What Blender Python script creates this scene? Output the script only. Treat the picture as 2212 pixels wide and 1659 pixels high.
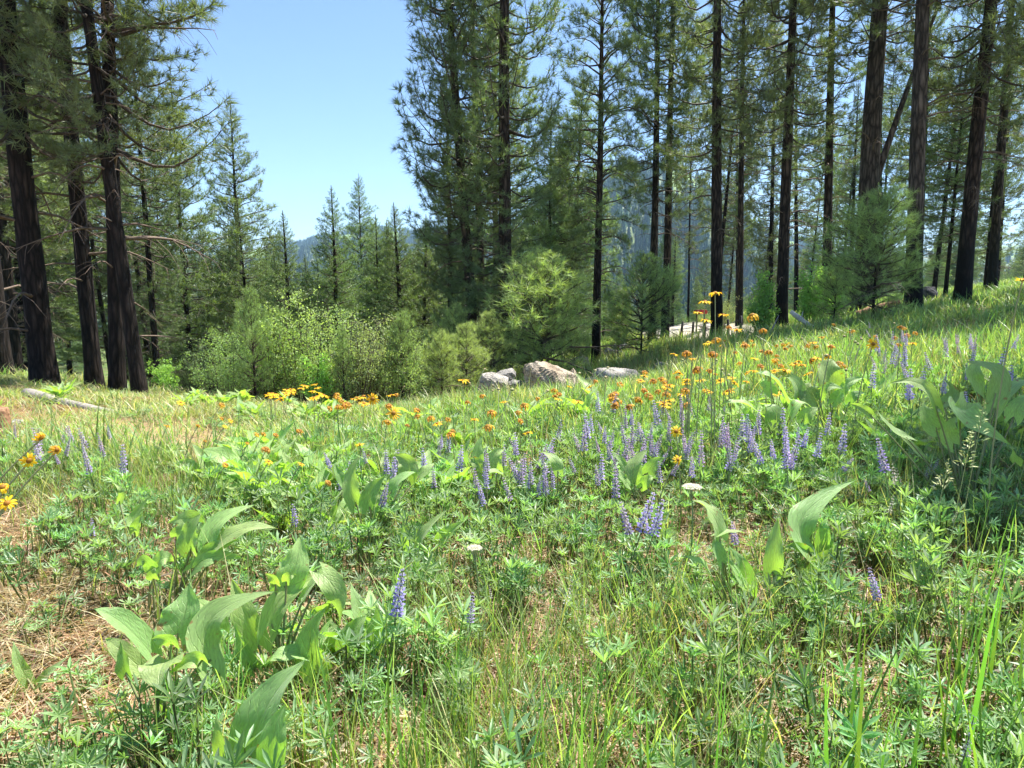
import bpy, math, random
import numpy as np
from mathutils import Vector, Matrix, Euler

for o in list(bpy.data.objects):
    bpy.data.objects.remove(o)
scene = bpy.context.scene
COL = scene.collection
R = math.radians

# ------------------------------------------------------------------ camera, sky, sun, exposure
PITCH = R(8.6)
CAMZ = 1.15
FPX = 1475.0
cam_d = bpy.data.cameras.new('camera')
cam_d.sensor_width = 36
cam_d.lens = 24.0
cam_d.clip_start = 0.05
cam_d.clip_end = 9000
cam = bpy.data.objects.new('camera', cam_d)
COL.objects.link(cam)
cam.location = (0, 0, CAMZ)
cam.rotation_euler = (R(90) - PITCH, 0, 0)
scene.camera = cam

SUN_EL, SUN_AZ = R(64), R(52)      # azimuth measured from +Y (view direction) towards +X
world = bpy.data.worlds.new('World')
scene.world = world
world.use_nodes = True
wn = world.node_tree
wn.nodes.clear()
sky = wn.nodes.new('ShaderNodeTexSky')
sky.sky_type = 'NISHITA'
sky.sun_disc = False
sky.sun_elevation = SUN_EL
sky.sun_rotation = SUN_AZ
sky.altitude = 2200
sky.air_density = 1.0
sky.dust_density = 0.0
sky.ozone_density = 3.0
bgn = wn.nodes.new('ShaderNodeBackground')
bgn.inputs['Strength'].default_value = 0.085
won = wn.nodes.new('ShaderNodeOutputWorld')
wn.links.new(sky.outputs[0], bgn.inputs[0])
wn.links.new(bgn.outputs[0], won.inputs[0])

sun_d = bpy.data.lights.new('sun', 'SUN')
sun_d.energy = 4.6
sun_d.angle = R(0.53)
sun_d.color = (1.0, 0.955, 0.88)
sun = bpy.data.objects.new('sun', sun_d)
COL.objects.link(sun)
sv = Vector((math.sin(SUN_AZ) * math.cos(SUN_EL), math.cos(SUN_AZ) * math.cos(SUN_EL), math.sin(SUN_EL)))
sun.rotation_euler = sv.to_track_quat('Z', 'Y').to_euler()

scene.view_settings.view_transform = 'Standard'
scene.view_settings.look = 'None'
scene.view_settings.exposure = 1.55
scene.view_settings.gamma = 1
scene.view_settings.use_curve_mapping = False
scene.render.engine = 'CYCLES'
cy = scene.cycles
cy.max_bounces = 6
cy.diffuse_bounces = 3
cy.glossy_bounces = 2
cy.transmission_bounces = 4
cy.volume_bounces = 0
cy.transparent_max_bounces = 4
cy.sample_clamp_indirect = 6
cy.use_adaptive_sampling = True
cy.adaptive_threshold = 0.02
cy.use_denoising = True
cy.denoiser = 'OPENIMAGEDENOISE'
cy.denoising_input_passes = 'RGB_ALBEDO_NORMAL'
cy.denoising_prefilter = 'ACCURATE'
cy.sample_clamp_direct = 8
cy.caustics_reflective = False
cy.caustics_refractive = False
scene.render.film_transparent = False

# ------------------------------------------------------------------ pixel rays (2212 x 1659 grid of the photograph) and ground heights
CP, SP = math.cos(PITCH), math.sin(PITCH)

def ray(px, py):
    cx = (px - 1106) / FPX
    cyv = -(py - 829.5) / FPX
    return np.array([cx, CP + cyv * SP, -SP + cyv * CP])

def P(px, py, Y):
    d = ray(px, py)
    return np.array([0, 0, CAMZ]) + d * (Y / d[1])

def proj(x, y, z):
    z = z - CAMZ
    f = y * CP - z * SP
    u = y * SP + z * CP
    f = np.maximum(f, 1e-3)
    return 1106 + FPX * x / f, 829.5 - FPX * u / f

rng = np.random.default_rng(11)
random.seed(5)

_COLS = np.array([-500, 0, 400, 800, 1106, 1300, 1500, 1700, 1900, 2212, 2700], float)
_ROWS = np.array([0, 1.5, 3, 5, 8, 12, 16, 22, 32, 50, 80, 150, 400], float)
_Z = np.array([
    [0, -.04, -.08, -.13, -.33, -.60, -.9, -1.5, -3.0, -6.0, -10, -15, -34],
    [0, -.01, -.03, -.10, -.33, -.66, -1.0, -1.8, -3.5, -7.0, -11, -17, -34],
    [0, .00, .00, -.08, -.38, -.95, -1.6, -2.8, -5.0, -9.0, -14, -21, -34],
    [0, .00, .00, -.08, -.42, -1.2, -2.0, -3.2, -5.5, -10, -16, -23, -34],
    [0, .00, .00, -.02, -.32, -.97, -1.5, -2.2, -3.4, -6.0, -12, -21, -34],
    [0, .00, .00, .00, -.22, -.80, -1.2, -1.6, -1.9, -3.4, -8.5, -17, -34],
    [0, .02, .04, .06, -.05, -.38, -.65, -.95, -1.15, -1.6, -4.5, -12, -34],
    [0, .04, .10, .17, .16, .02, -.15, -.42, -.75, -1.4, -2.5, -7, -30],
    [0, .06, .14, .24, .33, .33, .30, .15, .0, -.3, -.6, -3, -24],
    [0, .08, .19, .30, .45, .60, .74, .82, .9, 1.1, 1.3, 0, -18],
    [0, .12, .28, .46, .75, 1.0, 1.3, 1.7, 2.4, 3.4, 4.6, 5, -10]])
_gc = np.linspace(_COLS[0], _COLS[-1], 130)
_gt = np.linspace(0, math.log(401), 150)       # log(1+Y)
_gy = np.exp(_gt) - 1
_tmp = np.array([np.interp(_gy, _ROWS, r) for r in _Z])
_G = np.array([np.interp(_gc, _COLS, _tmp[:, j]) for j in range(len(_gy))]).T
for _ in range(7):
    a = np.pad(_G, 1, mode='edge')
    _G = (a[:-2, 1:-1] + a[2:, 1:-1] + a[1:-1, :-2] + a[1:-1, 2:] + 2 * a[1:-1, 1:-1]) / 6

def vnoise(x, y, seed=0):
    """smooth value noise, 0..1, numpy"""
    x = np.asarray(x, float); y = np.asarray(y, float)
    xi = np.floor(x).astype(np.int64); yi = np.floor(y).astype(np.int64)
    fx = x - xi; fy = y - yi
    fx = fx * fx * (3 - 2 * fx); fy = fy * fy * (3 - 2 * fy)
    def h(i, j):
        n = (i * 374761393 + j * 668265263 + seed * 974711) & 0xffffffff
        n = ((n ^ (n >> 13)) * 1274126177) & 0xffffffff
        n = n ^ (n >> 16)
        return (n & 0xffff) / 65535.0
    return (h(xi, yi) * (1 - fx) + h(xi + 1, yi) * fx) * (1 - fy) + (h(xi, yi + 1) * (1 - fx) + h(xi + 1, yi + 1) * fx) * fy

def fbm(x, y, seed=0, oct=4):
    s = 0; a = .5; t = 0
    for k in range(oct):
        s = s + a * vnoise(x * 2 ** k + 17 * k, y * 2 ** k - 9 * k, seed + k); t += a; a *= .5
    return s / t

def gz(x, y):
    x = np.asarray(x, float); y = np.asarray(y, float)
    yy = np.maximum(y, 1.0)
    c = np.clip(1106 + FPX * x / yy, _COLS[0], _COLS[-1])
    t = np.log1p(np.clip(y, 0, 400))
    ci = (c - _gc[0]) / (_gc[1] - _gc[0]); ti = t / (_gt[1] - _gt[0])
    i = np.clip(np.floor(ci).astype(int), 0, len(_gc) - 2); j = np.clip(np.floor(ti).astype(int), 0, len(_gt) - 2)
    fc = ci - i; ft = ti - j
    z = (_G[i, j] * (1 - fc) + _G[i + 1, j] * fc) * (1 - ft) + (_G[i, j + 1] * (1 - fc) + _G[i + 1, j + 1] * fc) * ft
    z = z + (fbm(x * .8, y * .8, 3) - .5) * np.clip(y * .02, .03, .5) 
    return z

def gz1(x, y):
    return float(gz(np.array([x]), np.array([y]))[0])

def hit(px, py, dz=0.0):
    """where the ray through a pixel meets the ground (or a level dz above it; returns the ground point)"""
    d = ray(px, py)
    Y = np.concatenate([np.linspace(.6, 12, 400), np.linspace(12, 120, 600)])
    t = Y / d[1]
    x = d[0] * t; z = CAMZ + d[2] * t
    g = gz(x, Y)
    k = np.argmax(z < g + dz)
    if not (z < g + dz).any():
        k = 500
    return np.array([x[k], Y[k], g[k]])

# ------------------------------------------------------------------ mesh collecting
class MB:
    def __init__(s):
        s.v = []; s.t = []; s.c = []; s.m = []; s.uv = []; s.n = 0; s.sm = []
    def add(s, v, t, c=(1, 1, 1), m=0, uv=None, smooth=False):
        v = np.asarray(v, float).reshape(-1, 3); t = np.asarray(t, np.int64).reshape(-1, 3)
        c = np.asarray(c, float)
        if c.ndim == 1:
            c = np.tile(c, (len(v), 1))
        s.v.append(v); s.t.append(t + s.n); s.c.append(c)
        s.m.append(np.full(len(t), m, np.int32) if np.isscalar(m) else np.asarray(m, np.int32))
        s.uv.append(np.zeros((len(v), 2)) if uv is None else np.asarray(uv, float))
        s.sm.append(np.full(len(t), smooth))
        s.n += len(v)
    def arrays(s):
        return (np.concatenate(s.v), np.concatenate(s.t), np.concatenate(s.c), np.concatenate(s.m), np.concatenate(s.uv), np.concatenate(s.sm))
    def addmb(s, arr, M3, loc, cm=(1, 1, 1)):
        v, t, c, m, uv, sm = arr
        s.v.append(v @ np.asarray(M3).T + np.asarray(loc)); s.t.append(t + s.n); s.c.append(c * np.asarray(cm)); s.m.append(m); s.uv.append(uv); s.sm.append(sm)
        s.n += len(v)
    def mesh(s, name, mats):
        v, t, c, m, uv, sm = s.arrays()
        me = bpy.data.meshes.new(name)
        me.vertices.add(len(v)); me.vertices.foreach_set('co', v.astype(np.float32).ravel())
        me.loops.add(len(t) * 3); me.loops.foreach_set('vertex_index', t.astype(np.int32).ravel())
        me.polygons.add(len(t)); me.polygons.foreach_set('loop_start', np.arange(0, len(t) * 3, 3, dtype=np.int32))
        for mm in mats: me.materials.append(mm)
        me.polygons.foreach_set('material_index', m)
        me.polygons.foreach_set('use_smooth', sm)
        me.update(calc_edges=True)
        a = me.attributes.new('col', 'FLOAT_COLOR', 'POINT')
        a.data.foreach_set('color', np.concatenate([c, np.ones((len(c), 1))], 1).astype(np.float32).ravel())
        if np.any(uv):
            l = me.uv_layers.new(name='UVMap')
            l.data.foreach_set('uv', uv[t.ravel()].astype(np.float32).ravel())
        return me

def link(name, me, parent=None, loc=None, rot=None, scl=None):
    o = bpy.data.objects.new(name, me)
    COL.objects.link(o)
    if parent is not None: o.parent = parent
    if loc is not None: o.location = loc
    if rot is not None: o.rotation_euler = rot
    if scl is not None: o.scale = scl if hasattr(scl, '__len__') else (scl,) * 3
    return o

def empty(name, loc, rot=(0, 0, 0), scl=1):
    return link(name, None, None, loc, rot, scl)

def tag(o, label=None, cat=None, group=None, kind=None):
    if label: o['label'] = label
    if cat: o['category'] = cat
    if group: o['group'] = group
    if kind: o['kind'] = kind
    return o

def norm(a):
    a = np.asarray(a, float)
    return a / np.maximum(np.linalg.norm(a, axis=-1, keepdims=True), 1e-9)

def tube(mb, pts, rad, sides=5, c=(1, 1, 1), m=0, smooth=True, cap=False, wob=0):
    pts = np.asarray(pts, float); n = len(pts)
    rad = np.broadcast_to(np.asarray(rad, float), (n,))
    d = norm(np.gradient(pts, axis=0))
    ref = np.array([0, 0, 1.]) if abs(d[0][2]) < .8 else np.array([1., 0, 0])
    a = norm(np.cross(d, ref)); b = np.cross(d, a)
    th = np.linspace(0, 2 * math.pi, sides, endpoint=False)
    rr = rad[:, None] * np.ones(sides)
    if wob: rr = rr * (1 + wob * (rng.random((n, sides)) - .5))
    v = pts[:, None] + rr[..., None] * (np.cos(th)[None, :, None] * a[:, None] + np.sin(th)[None, :, None] * b[:, None])
    i = np.arange(n - 1)[:, None] * sides; j = np.arange(sides)[None]; k = (j + 1) % sides
    q = np.stack([i + j, i + k, i + sides + k, i + sides + j], -1).reshape(-1, 4)
    t = np.concatenate([q[:, [0, 1, 2]], q[:, [0, 2, 3]]])
    vv = v.reshape(-1, 3)
    if cap:
        vv = np.concatenate([vv, pts[:1], pts[-1:]])
        N = n * sides
        jj = np.arange(sides); kk = (jj + 1) % sides
        t = np.concatenate([t, np.stack([kk, jj, np.full(sides, N)], -1), np.stack([jj + N - sides, kk + N - sides, np.full(sides, N + 1)], -1)])
    uv = np.stack([np.tile(np.linspace(0, 1, sides), n), np.repeat(np.linspace(0, 1, n), sides)], -1)
    if cap: uv = np.concatenate([uv, [[0, 0], [0, 1]]])
    cc = np.asarray(c, float)
    if cc.ndim == 2:
        cc = np.repeat(cc, sides, 0)
        if cap: cc = np.concatenate([cc, cc[:1], cc[-1:]])
    mb.add(vv, t, cc, m, uv, smooth)

# ------------------------------------------------------------------ materials
def new_mat(name):
    m = bpy.data.materials.new(name); m.use_nodes = True
    nt = m.node_tree; nt.nodes.clear()
    return m, nt

def N(nt, typ, **kw):
    n = nt.nodes.new(typ)
    for k, v in kw.items():
        if k in n.inputs: n.inputs[k].default_value = v
        else: setattr(n, k, v)
    return n

def plant_mat(name, trans=.4, rough=.5, spec=.35, jit=.25, hue=.04, tcol=(1.5, 1.6, .55), veins=False, sheen=0):
    m, nt = new_mat(name)
    L = nt.links.new
    at = N(nt, 'ShaderNodeAttribute', attribute_name='col')
    oi = N(nt, 'ShaderNodeObjectInfo')
    hs = N(nt, 'ShaderNodeHueSaturation')
    mr = N(nt, 'ShaderNodeMapRange'); mr.inputs['To Min'].default_value = .5 - hue; mr.inputs['To Max'].default_value = .5 + hue
    L(oi.outputs['Random'], mr.inputs['Value'])
    mr2 = N(nt, 'ShaderNodeMapRange'); mr2.inputs['To Min'].default_value = 1 - jit; mr2.inputs['To Max'].default_value = 1 + jit
    wn_ = N(nt, 'ShaderNodeTexWhiteNoise', noise_dimensions='1D')
    L(oi.outputs['Random'], wn_.inputs['W']); L(wn_.outputs['Value'], mr2.inputs['Value'])
    L(mr.outputs[0], hs.inputs['Hue']); L(mr2.outputs[0], hs.inputs['Value']); L(at.outputs['Color'], hs.inputs['Color'])
    col = hs.outputs[0]
    pr = N(nt, 'ShaderNodeBsdfPrincipled')
    pr.inputs['Roughness'].default_value = rough
    pr.inputs['Specular IOR Level'].default_value = spec
    if sheen:
        pr.inputs['Sheen Weight'].default_value = sheen
        pr.inputs['Sheen Roughness'].default_value = .5
    if veins:
        uv = N(nt, 'ShaderNodeUVMap')
        sx = N(nt, 'ShaderNodeSeparateXYZ'); L(uv.outputs[0], sx.inputs[0])
        ab = N(nt, 'ShaderNodeMath', operation='ABSOLUTE'); L(sx.outputs[0], ab.inputs[0])
        # side veins: sin(40*(t - .35|s|))
        mu = N(nt, 'ShaderNodeMath', operation='MULTIPLY'); L(ab.outputs[0], mu.inputs[0]); mu.inputs[1].default_value = -.35
        ad = N(nt, 'ShaderNodeMath', operation='ADD'); L(mu.outputs[0], ad.inputs[0]); L(sx.outputs[1], ad.inputs[1])
        no = N(nt, 'ShaderNodeTexNoise'); no.inputs['Scale'].default_value = 5; L(uv.outputs[0], no.inputs['Vector'])
        m3 = N(nt, 'ShaderNodeMath', operation='MULTIPLY_ADD'); L(no.outputs[0], m3.inputs[0]); m3.inputs[1].default_value = .08; L(ad.outputs[0], m3.inputs[2])
        m4 = N(nt, 'ShaderNodeMath', operation='MULTIPLY'); L(m3.outputs[0], m4.inputs[0]); m4.inputs[1].default_value = 44
        si = N(nt, 'ShaderNodeMath', operation='SINE'); L(m4.outputs[0], si.inputs[0])
        vr = N(nt, 'ShaderNodeMapRange'); L(si.outputs[0], vr.inputs['Value']); vr.inputs['From Min'].default_value = .88; vr.inputs['From Max'].default_value = 1
        mid = N(nt, 'ShaderNodeMapRange'); L(ab.outputs[0], mid.inputs['Value']); mid.inputs['From Min'].default_value = .07; mid.inputs['From Max'].default_value = .02
        mx = N(nt, 'ShaderNodeMath', operation='MAXIMUM'); L(vr.outputs[0], mx.inputs[0]); L(mid.outputs[0], mx.inputs[1])
        # secondary blistering
        n2 = N(nt, 'ShaderNodeTexNoise'); n2.inputs['Scale'].default_value = 9; n2.inputs['Detail'].default_value = 4; L(uv.outputs[0], n2.inputs['Vector'])
        mixc = N(nt, 'ShaderNodeMixRGB', blend_type='MIX'); L(mx.outputs[0], mixc.inputs[0]); L(col, mixc.inputs[1]); mixc.inputs[2].default_value = (.36, .46, .20, 1)
        fac = N(nt, 'ShaderNodeMath', operation='MULTIPLY'); L(mx.outputs[0], fac.inputs[0]); fac.inputs[1].default_value = .4
        nt.links.remove(mixc.inputs[0].links[0]); L(fac.outputs[0], mixc.inputs[0])
        mott = N(nt, 'ShaderNodeMixRGB', blend_type='MULTIPLY'); mott.inputs[0].default_value = .5; L(mixc.outputs[0], mott.inputs[1])
        rmp = N(nt, 'ShaderNodeMapRange'); L(n2.outputs[0], rmp.inputs['Value']); rmp.inputs['From Min'].default_value = .3; rmp.inputs['From Max'].default_value = .7; rmp.inputs['To Min'].default_value = .55; rmp.inputs['To Max'].default_value = 1.35
        L(rmp.outputs[0], mott.inputs[2])
        col = mott.outputs[0]
        # brown nibbled rims and a few spots
        n5 = N(nt, 'ShaderNodeTexNoise'); n5.inputs['Scale'].default_value = 4; n5.inputs['Detail'].default_value = 6; oc = N(nt, 'ShaderNodeTexCoord'); n5.inputs['Scale'].default_value = 38; L(oc.outputs['Object'], n5.inputs['Vector'])
        e1 = N(nt, 'ShaderNodeMath', operation='MULTIPLY_ADD'); L(ab.outputs[0], e1.inputs[0]); e1.inputs[1].default_value = .16; L(n5.outputs[0], e1.inputs[2])
        e2 = N(nt, 'ShaderNodeMapRange'); L(e1.outputs[0], e2.inputs['Value']); e2.inputs['From Min'].default_value = .76; e2.inputs['From Max'].default_value = .82
        mb_ = N(nt, 'ShaderNodeMixRGB'); L(e2.outputs[0], mb_.inputs[0]); L(col, mb_.inputs[1]); mb_.inputs[2].default_value = (.30, .20, .08, 1)
        col = mb_.outputs[0]
        sb = N(nt, 'ShaderNodeMath', operation='SUBTRACT'); L(n2.outputs[0], sb.inputs[0]); L(mx.outputs[0], sb.inputs[1])
        bp = N(nt, 'ShaderNodeBump'); bp.inputs['Strength'].default_value = .45; bp.inputs['Distance'].default_value = .005; L(sb.outputs[0], bp.inputs['Height'])
        L(bp.outputs[0], pr.inputs['Normal'])
    L(col, pr.inputs['Base Color'])
    tm = N(nt, 'ShaderNodeMixRGB', blend_type='MULTIPLY'); tm.inputs[0].default_value = 1; tm.inputs[2].default_value = (*tcol, 1)
    L(col, tm.inputs[1])
    tr = N(nt, 'ShaderNodeBsdfTranslucent'); L(tm.outputs[0], tr.inputs[0])
    mx2 = N(nt, 'ShaderNodeMixShader'); mx2.inputs[0].default_value = trans
    L(pr.outputs[0], mx2.inputs[1]); L(tr.outputs[0], mx2.inputs[2])
    out = N(nt, 'ShaderNodeOutputMaterial'); L(mx2.outputs[0], out.inputs[0])
    return m

def ramp(nt, stops):
    r = N(nt, 'ShaderNodeValToRGB')
    e = r.color_ramp.elements
    while len(e) < len(stops): e.new(.5)
    for el, (p, c) in zip(e, stops):
        el.position = p; el.color = (*c, 1)
    return r

def bark_mat(name, c1, c2, c3, scale=1.0, char=False):
    m, nt = new_mat(name); L = nt.links.new
    tc = N(nt, 'ShaderNodeTexCoord'); mp = N(nt, 'ShaderNodeMapping'); mp.inputs['Scale'].default_value = (9 * scale, 9 * scale, 1.6 * scale)
    L(tc.outputs['Object'], mp.inputs[0])
    vo = N(nt, 'ShaderNodeTexVoronoi', feature='DISTANCE_TO_EDGE'); vo.inputs['Scale'].default_value = 1.3
    no = N(nt, 'ShaderNodeTexNoise'); no.inputs['Scale'].default_value = 1.2; no.inputs['Detail'].default_value = 6; no.inputs['Roughness'].default_value = .65
    L(mp.outputs[0], no.inputs[0])
    vm = N(nt, 'ShaderNodeVectorMath', operation='MULTIPLY_ADD'); L(no.outputs['Color'], vm.inputs[0]); vm.inputs[1].default_value = (.9, .9, .9); L(mp.outputs[0], vm.inputs[2])
    L(vm.outputs[0], vo.inputs['Vector'])
    r1 = ramp(nt, [(0, c1), (.22, c2), (.6, c3)]); L(vo.outputs['Distance'], r1.inputs[0])
    mixn = N(nt, 'ShaderNodeMixRGB', blend_type='MULTIPLY'); mixn.inputs[0].default_value = .7; L(r1.outputs[0], mixn.inputs[1])
    r2 = ramp(nt, [(.3, (.45, .45, .45)), (.7, (1.3, 1.25, 1.2))]); L(no.outputs[0], r2.inputs[0]); L(r2.outputs[0], mixn.inputs[2])
    col = mixn.outputs[0]
    if char:       # fire-blackened foot of the trunk, ragged upper edge
        sx = N(nt, 'ShaderNodeSeparateXYZ'); L(tc.outputs['Object'], sx.inputs[0])
        n3 = N(nt, 'ShaderNodeTexNoise'); n3.inputs['Scale'].default_value = 1.7; n3.inputs['Detail'].default_value = 5; L(tc.outputs['Object'], n3.inputs[0])
        ma = N(nt, 'ShaderNodeMath', operation='MULTIPLY_ADD'); L(n3.outputs[0], ma.inputs[0]); ma.inputs[1].default_value = -3.2; L(sx.outputs[2], ma.inputs[2])
        mr = N(nt, 'ShaderNodeMapRange'); L(ma.outputs[0], mr.inputs['Value']); mr.inputs['From Min'].default_value = -.4; mr.inputs['From Max'].default_value = .8
        mc = N(nt, 'ShaderNodeMixRGB'); L(mr.outputs[0], mc.inputs[0]); mc.inputs[1].default_value = (.018, .016, .015, 1); L(col, mc.inputs[2])
        col = mc.outputs[0]
    pr = N(nt, 'ShaderNodeBsdfPrincipled'); pr.inputs['Roughness'].default_value = .9; pr.inputs['Specular IOR Level'].default_value = .2
    L(col, pr.inputs['Base Color'])
    ad = N(nt, 'ShaderNodeMath', operation='ADD'); L(vo.outputs['Distance'], ad.inputs[0]); L(no.outputs[0], ad.inputs[1])
    bp = N(nt, 'ShaderNodeBump'); bp.inputs['Strength'].default_value = .9; bp.inputs['Distance'].default_value = .05
    L(ad.outputs[0], bp.inputs['Height']); L(bp.outputs[0], pr.inputs['Normal'])
    out = N(nt, 'ShaderNodeOutputMaterial'); L(pr.outputs[0], out.inputs[0])
    return m

def rock_mat(name, ca, cb, cc, sc=2.2, lichen=True):
    m, nt = new_mat(name); L = nt.links.new
    tc = N(nt, 'ShaderNodeTexCoord')
    no = N(nt, 'ShaderNodeTexNoise'); no.inputs['Scale'].default_value = sc; no.inputs['Detail'].default_value = 9; no.inputs['Roughness'].default_value = .68
    L(tc.outputs['Object'], no.inputs[0])
    r = ramp(nt, [(.3, ca), (.5, cb), (.72, cc)]); L(no.outputs[0], r.inputs[0])
    n2 = N(nt, 'ShaderNodeTexNoise'); n2.inputs['Scale'].default_value = sc * 14; n2.inputs['Detail'].default_value = 5; L(tc.outputs['Object'], n2.inputs[0])
    mm = N(nt, 'ShaderNodeMixRGB', blend_type='MULTIPLY'); mm.inputs[0].default_value = .75; L(r.outputs[0], mm.inputs[1])
    r2 = ramp(nt, [(.35, (.5, .5, .5)), (.62, (1.25, 1.22, 1.2))]); L(n2.outputs[0], r2.inputs[0]); L(r2.outputs[0], mm.inputs[2])
    col = mm.outputs[0]
    if lichen:
        n3 = N(nt, 'ShaderNodeTexNoise'); n3.inputs['Scale'].default_value = sc * 3.1; n3.inputs['Detail'].default_value = 6; L(tc.outputs['Object'], n3.inputs[0])
        mr = N(nt, 'ShaderNodeMapRange'); L(n3.outputs[0], mr.inputs['Value']); mr.inputs['From Min'].default_value = .56; mr.inputs['From Max'].default_value = .66; mr.inputs['To Max'].default_value = .75
        m2 = N(nt, 'ShaderNodeMixRGB'); L(mr.outputs[0], m2.inputs[0]); L(col, m2.inputs[1]); m2.inputs[2].default_value = (.075, .08, .065, 1)
        col = m2.outputs[0]
    vc = N(nt, 'ShaderNodeTexVoronoi', feature='DISTANCE_TO_EDGE'); vc.inputs['Scale'].default_value = sc * 1.1
    vw = N(nt, 'ShaderNodeVectorMath', operation='MULTIPLY_ADD'); L(n2.outputs['Color'], vw.inputs[0]); vw.inputs[1].default_value = (.14, .14, .14); L(tc.outputs['Object'], vw.inputs[2]); L(vw.outputs[0], vc.inputs['Vector'])
    vr_ = N(nt, 'ShaderNodeMapRange'); L(vc.outputs['Distance'], vr_.inputs['Value']); vr_.inputs['From Max'].default_value = .025; vr_.inputs['To Min'].default_value = .35
    cm_ = N(nt, 'ShaderNodeMixRGB', blend_type='MULTIPLY'); cm_.inputs[0].default_value = 1; L(col, cm_.inputs[1]); L(vr_.outputs[0], cm_.inputs[2]); col = cm_.outputs[0]
    pr = N(nt, 'ShaderNodeBsdfPrincipled'); pr.inputs['Roughness'].default_value = .88; pr.inputs['Specular IOR Level'].default_value = .25
    L(col, pr.inputs['Base Color'])
    ad = N(nt, 'ShaderNodeMath', operation='MULTIPLY_ADD'); L(n2.outputs[0], ad.inputs[0]); ad.inputs[1].default_value = .35; L(no.outputs[0], ad.inputs[2])
    bp = N(nt, 'ShaderNodeBump'); bp.inputs['Strength'].default_value = .9; bp.inputs['Distance'].default_value = .08
    L(ad.outputs[0], bp.inputs['Height']); L(bp.outputs[0], pr.inputs['Normal'])
    out = N(nt, 'ShaderNodeOutputMaterial'); L(pr.outputs[0], out.inputs[0])
    return m

def wood_mat(name, c1, c2):
    m, nt = new_mat(name); L = nt.links.new
    tc = N(nt, 'ShaderNodeTexCoord'); mp = N(nt, 'ShaderNodeMapping'); mp.inputs['Scale'].default_value = (3, 30, 30); L(tc.outputs['Object'], mp.inputs[0])
    no = N(nt, 'ShaderNodeTexNoise'); no.inputs['Scale'].default_value = 1; no.inputs['Detail'].default_value = 7; L(mp.outputs[0], no.inputs[0])
    r = ramp(nt, [(.32, c1), (.68, c2)]); L(no.outputs[0], r.inputs[0])
    pr = N(nt, 'ShaderNodeBsdfPrincipled'); pr.inputs['Roughness'].default_value = .8; L(r.outputs[0], pr.inputs['Base Color'])
    bp = N(nt, 'ShaderNodeBump'); bp.inputs['Strength'].default_value = .6; bp.inputs['Distance'].default_value = .02; L(no.outputs[0], bp.inputs['Height']); L(bp.outputs[0], pr.inputs['Normal'])
    out = N(nt, 'ShaderNodeOutputMaterial'); L(pr.outputs[0], out.inputs[0])
    return m

def flat_mat(name, col, rough=.8):
    m, nt = new_mat(name); L = nt.links.new
    at = N(nt, 'ShaderNodeAttribute', attribute_name='col')
    tc = N(nt, 'ShaderNodeTexCoord'); no = N(nt, 'ShaderNodeTexNoise'); no.inputs['Scale'].default_value = 25; L(tc.outputs['Object'], no.inputs[0])
    r = ramp(nt, [(.3, tuple(x * .6 for x in col)), (.7, tuple(min(1, x * 1.35) for x in col))]); L(no.outputs[0], r.inputs[0])
    mm = N(nt, 'ShaderNodeMixRGB', blend_type='MULTIPLY'); mm.inputs[0].default_value = 1; L(at.outputs[0], mm.inputs[1]); L(r.outputs[0], mm.inputs[2])
    pr = N(nt, 'ShaderNodeBsdfPrincipled'); pr.inputs['Roughness'].default_value = rough; L(mm.outputs[0], pr.inputs['Base Color'])
    out = N(nt, 'ShaderNodeOutputMaterial'); L(pr.outputs[0], out.inputs[0])
    return m

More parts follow.
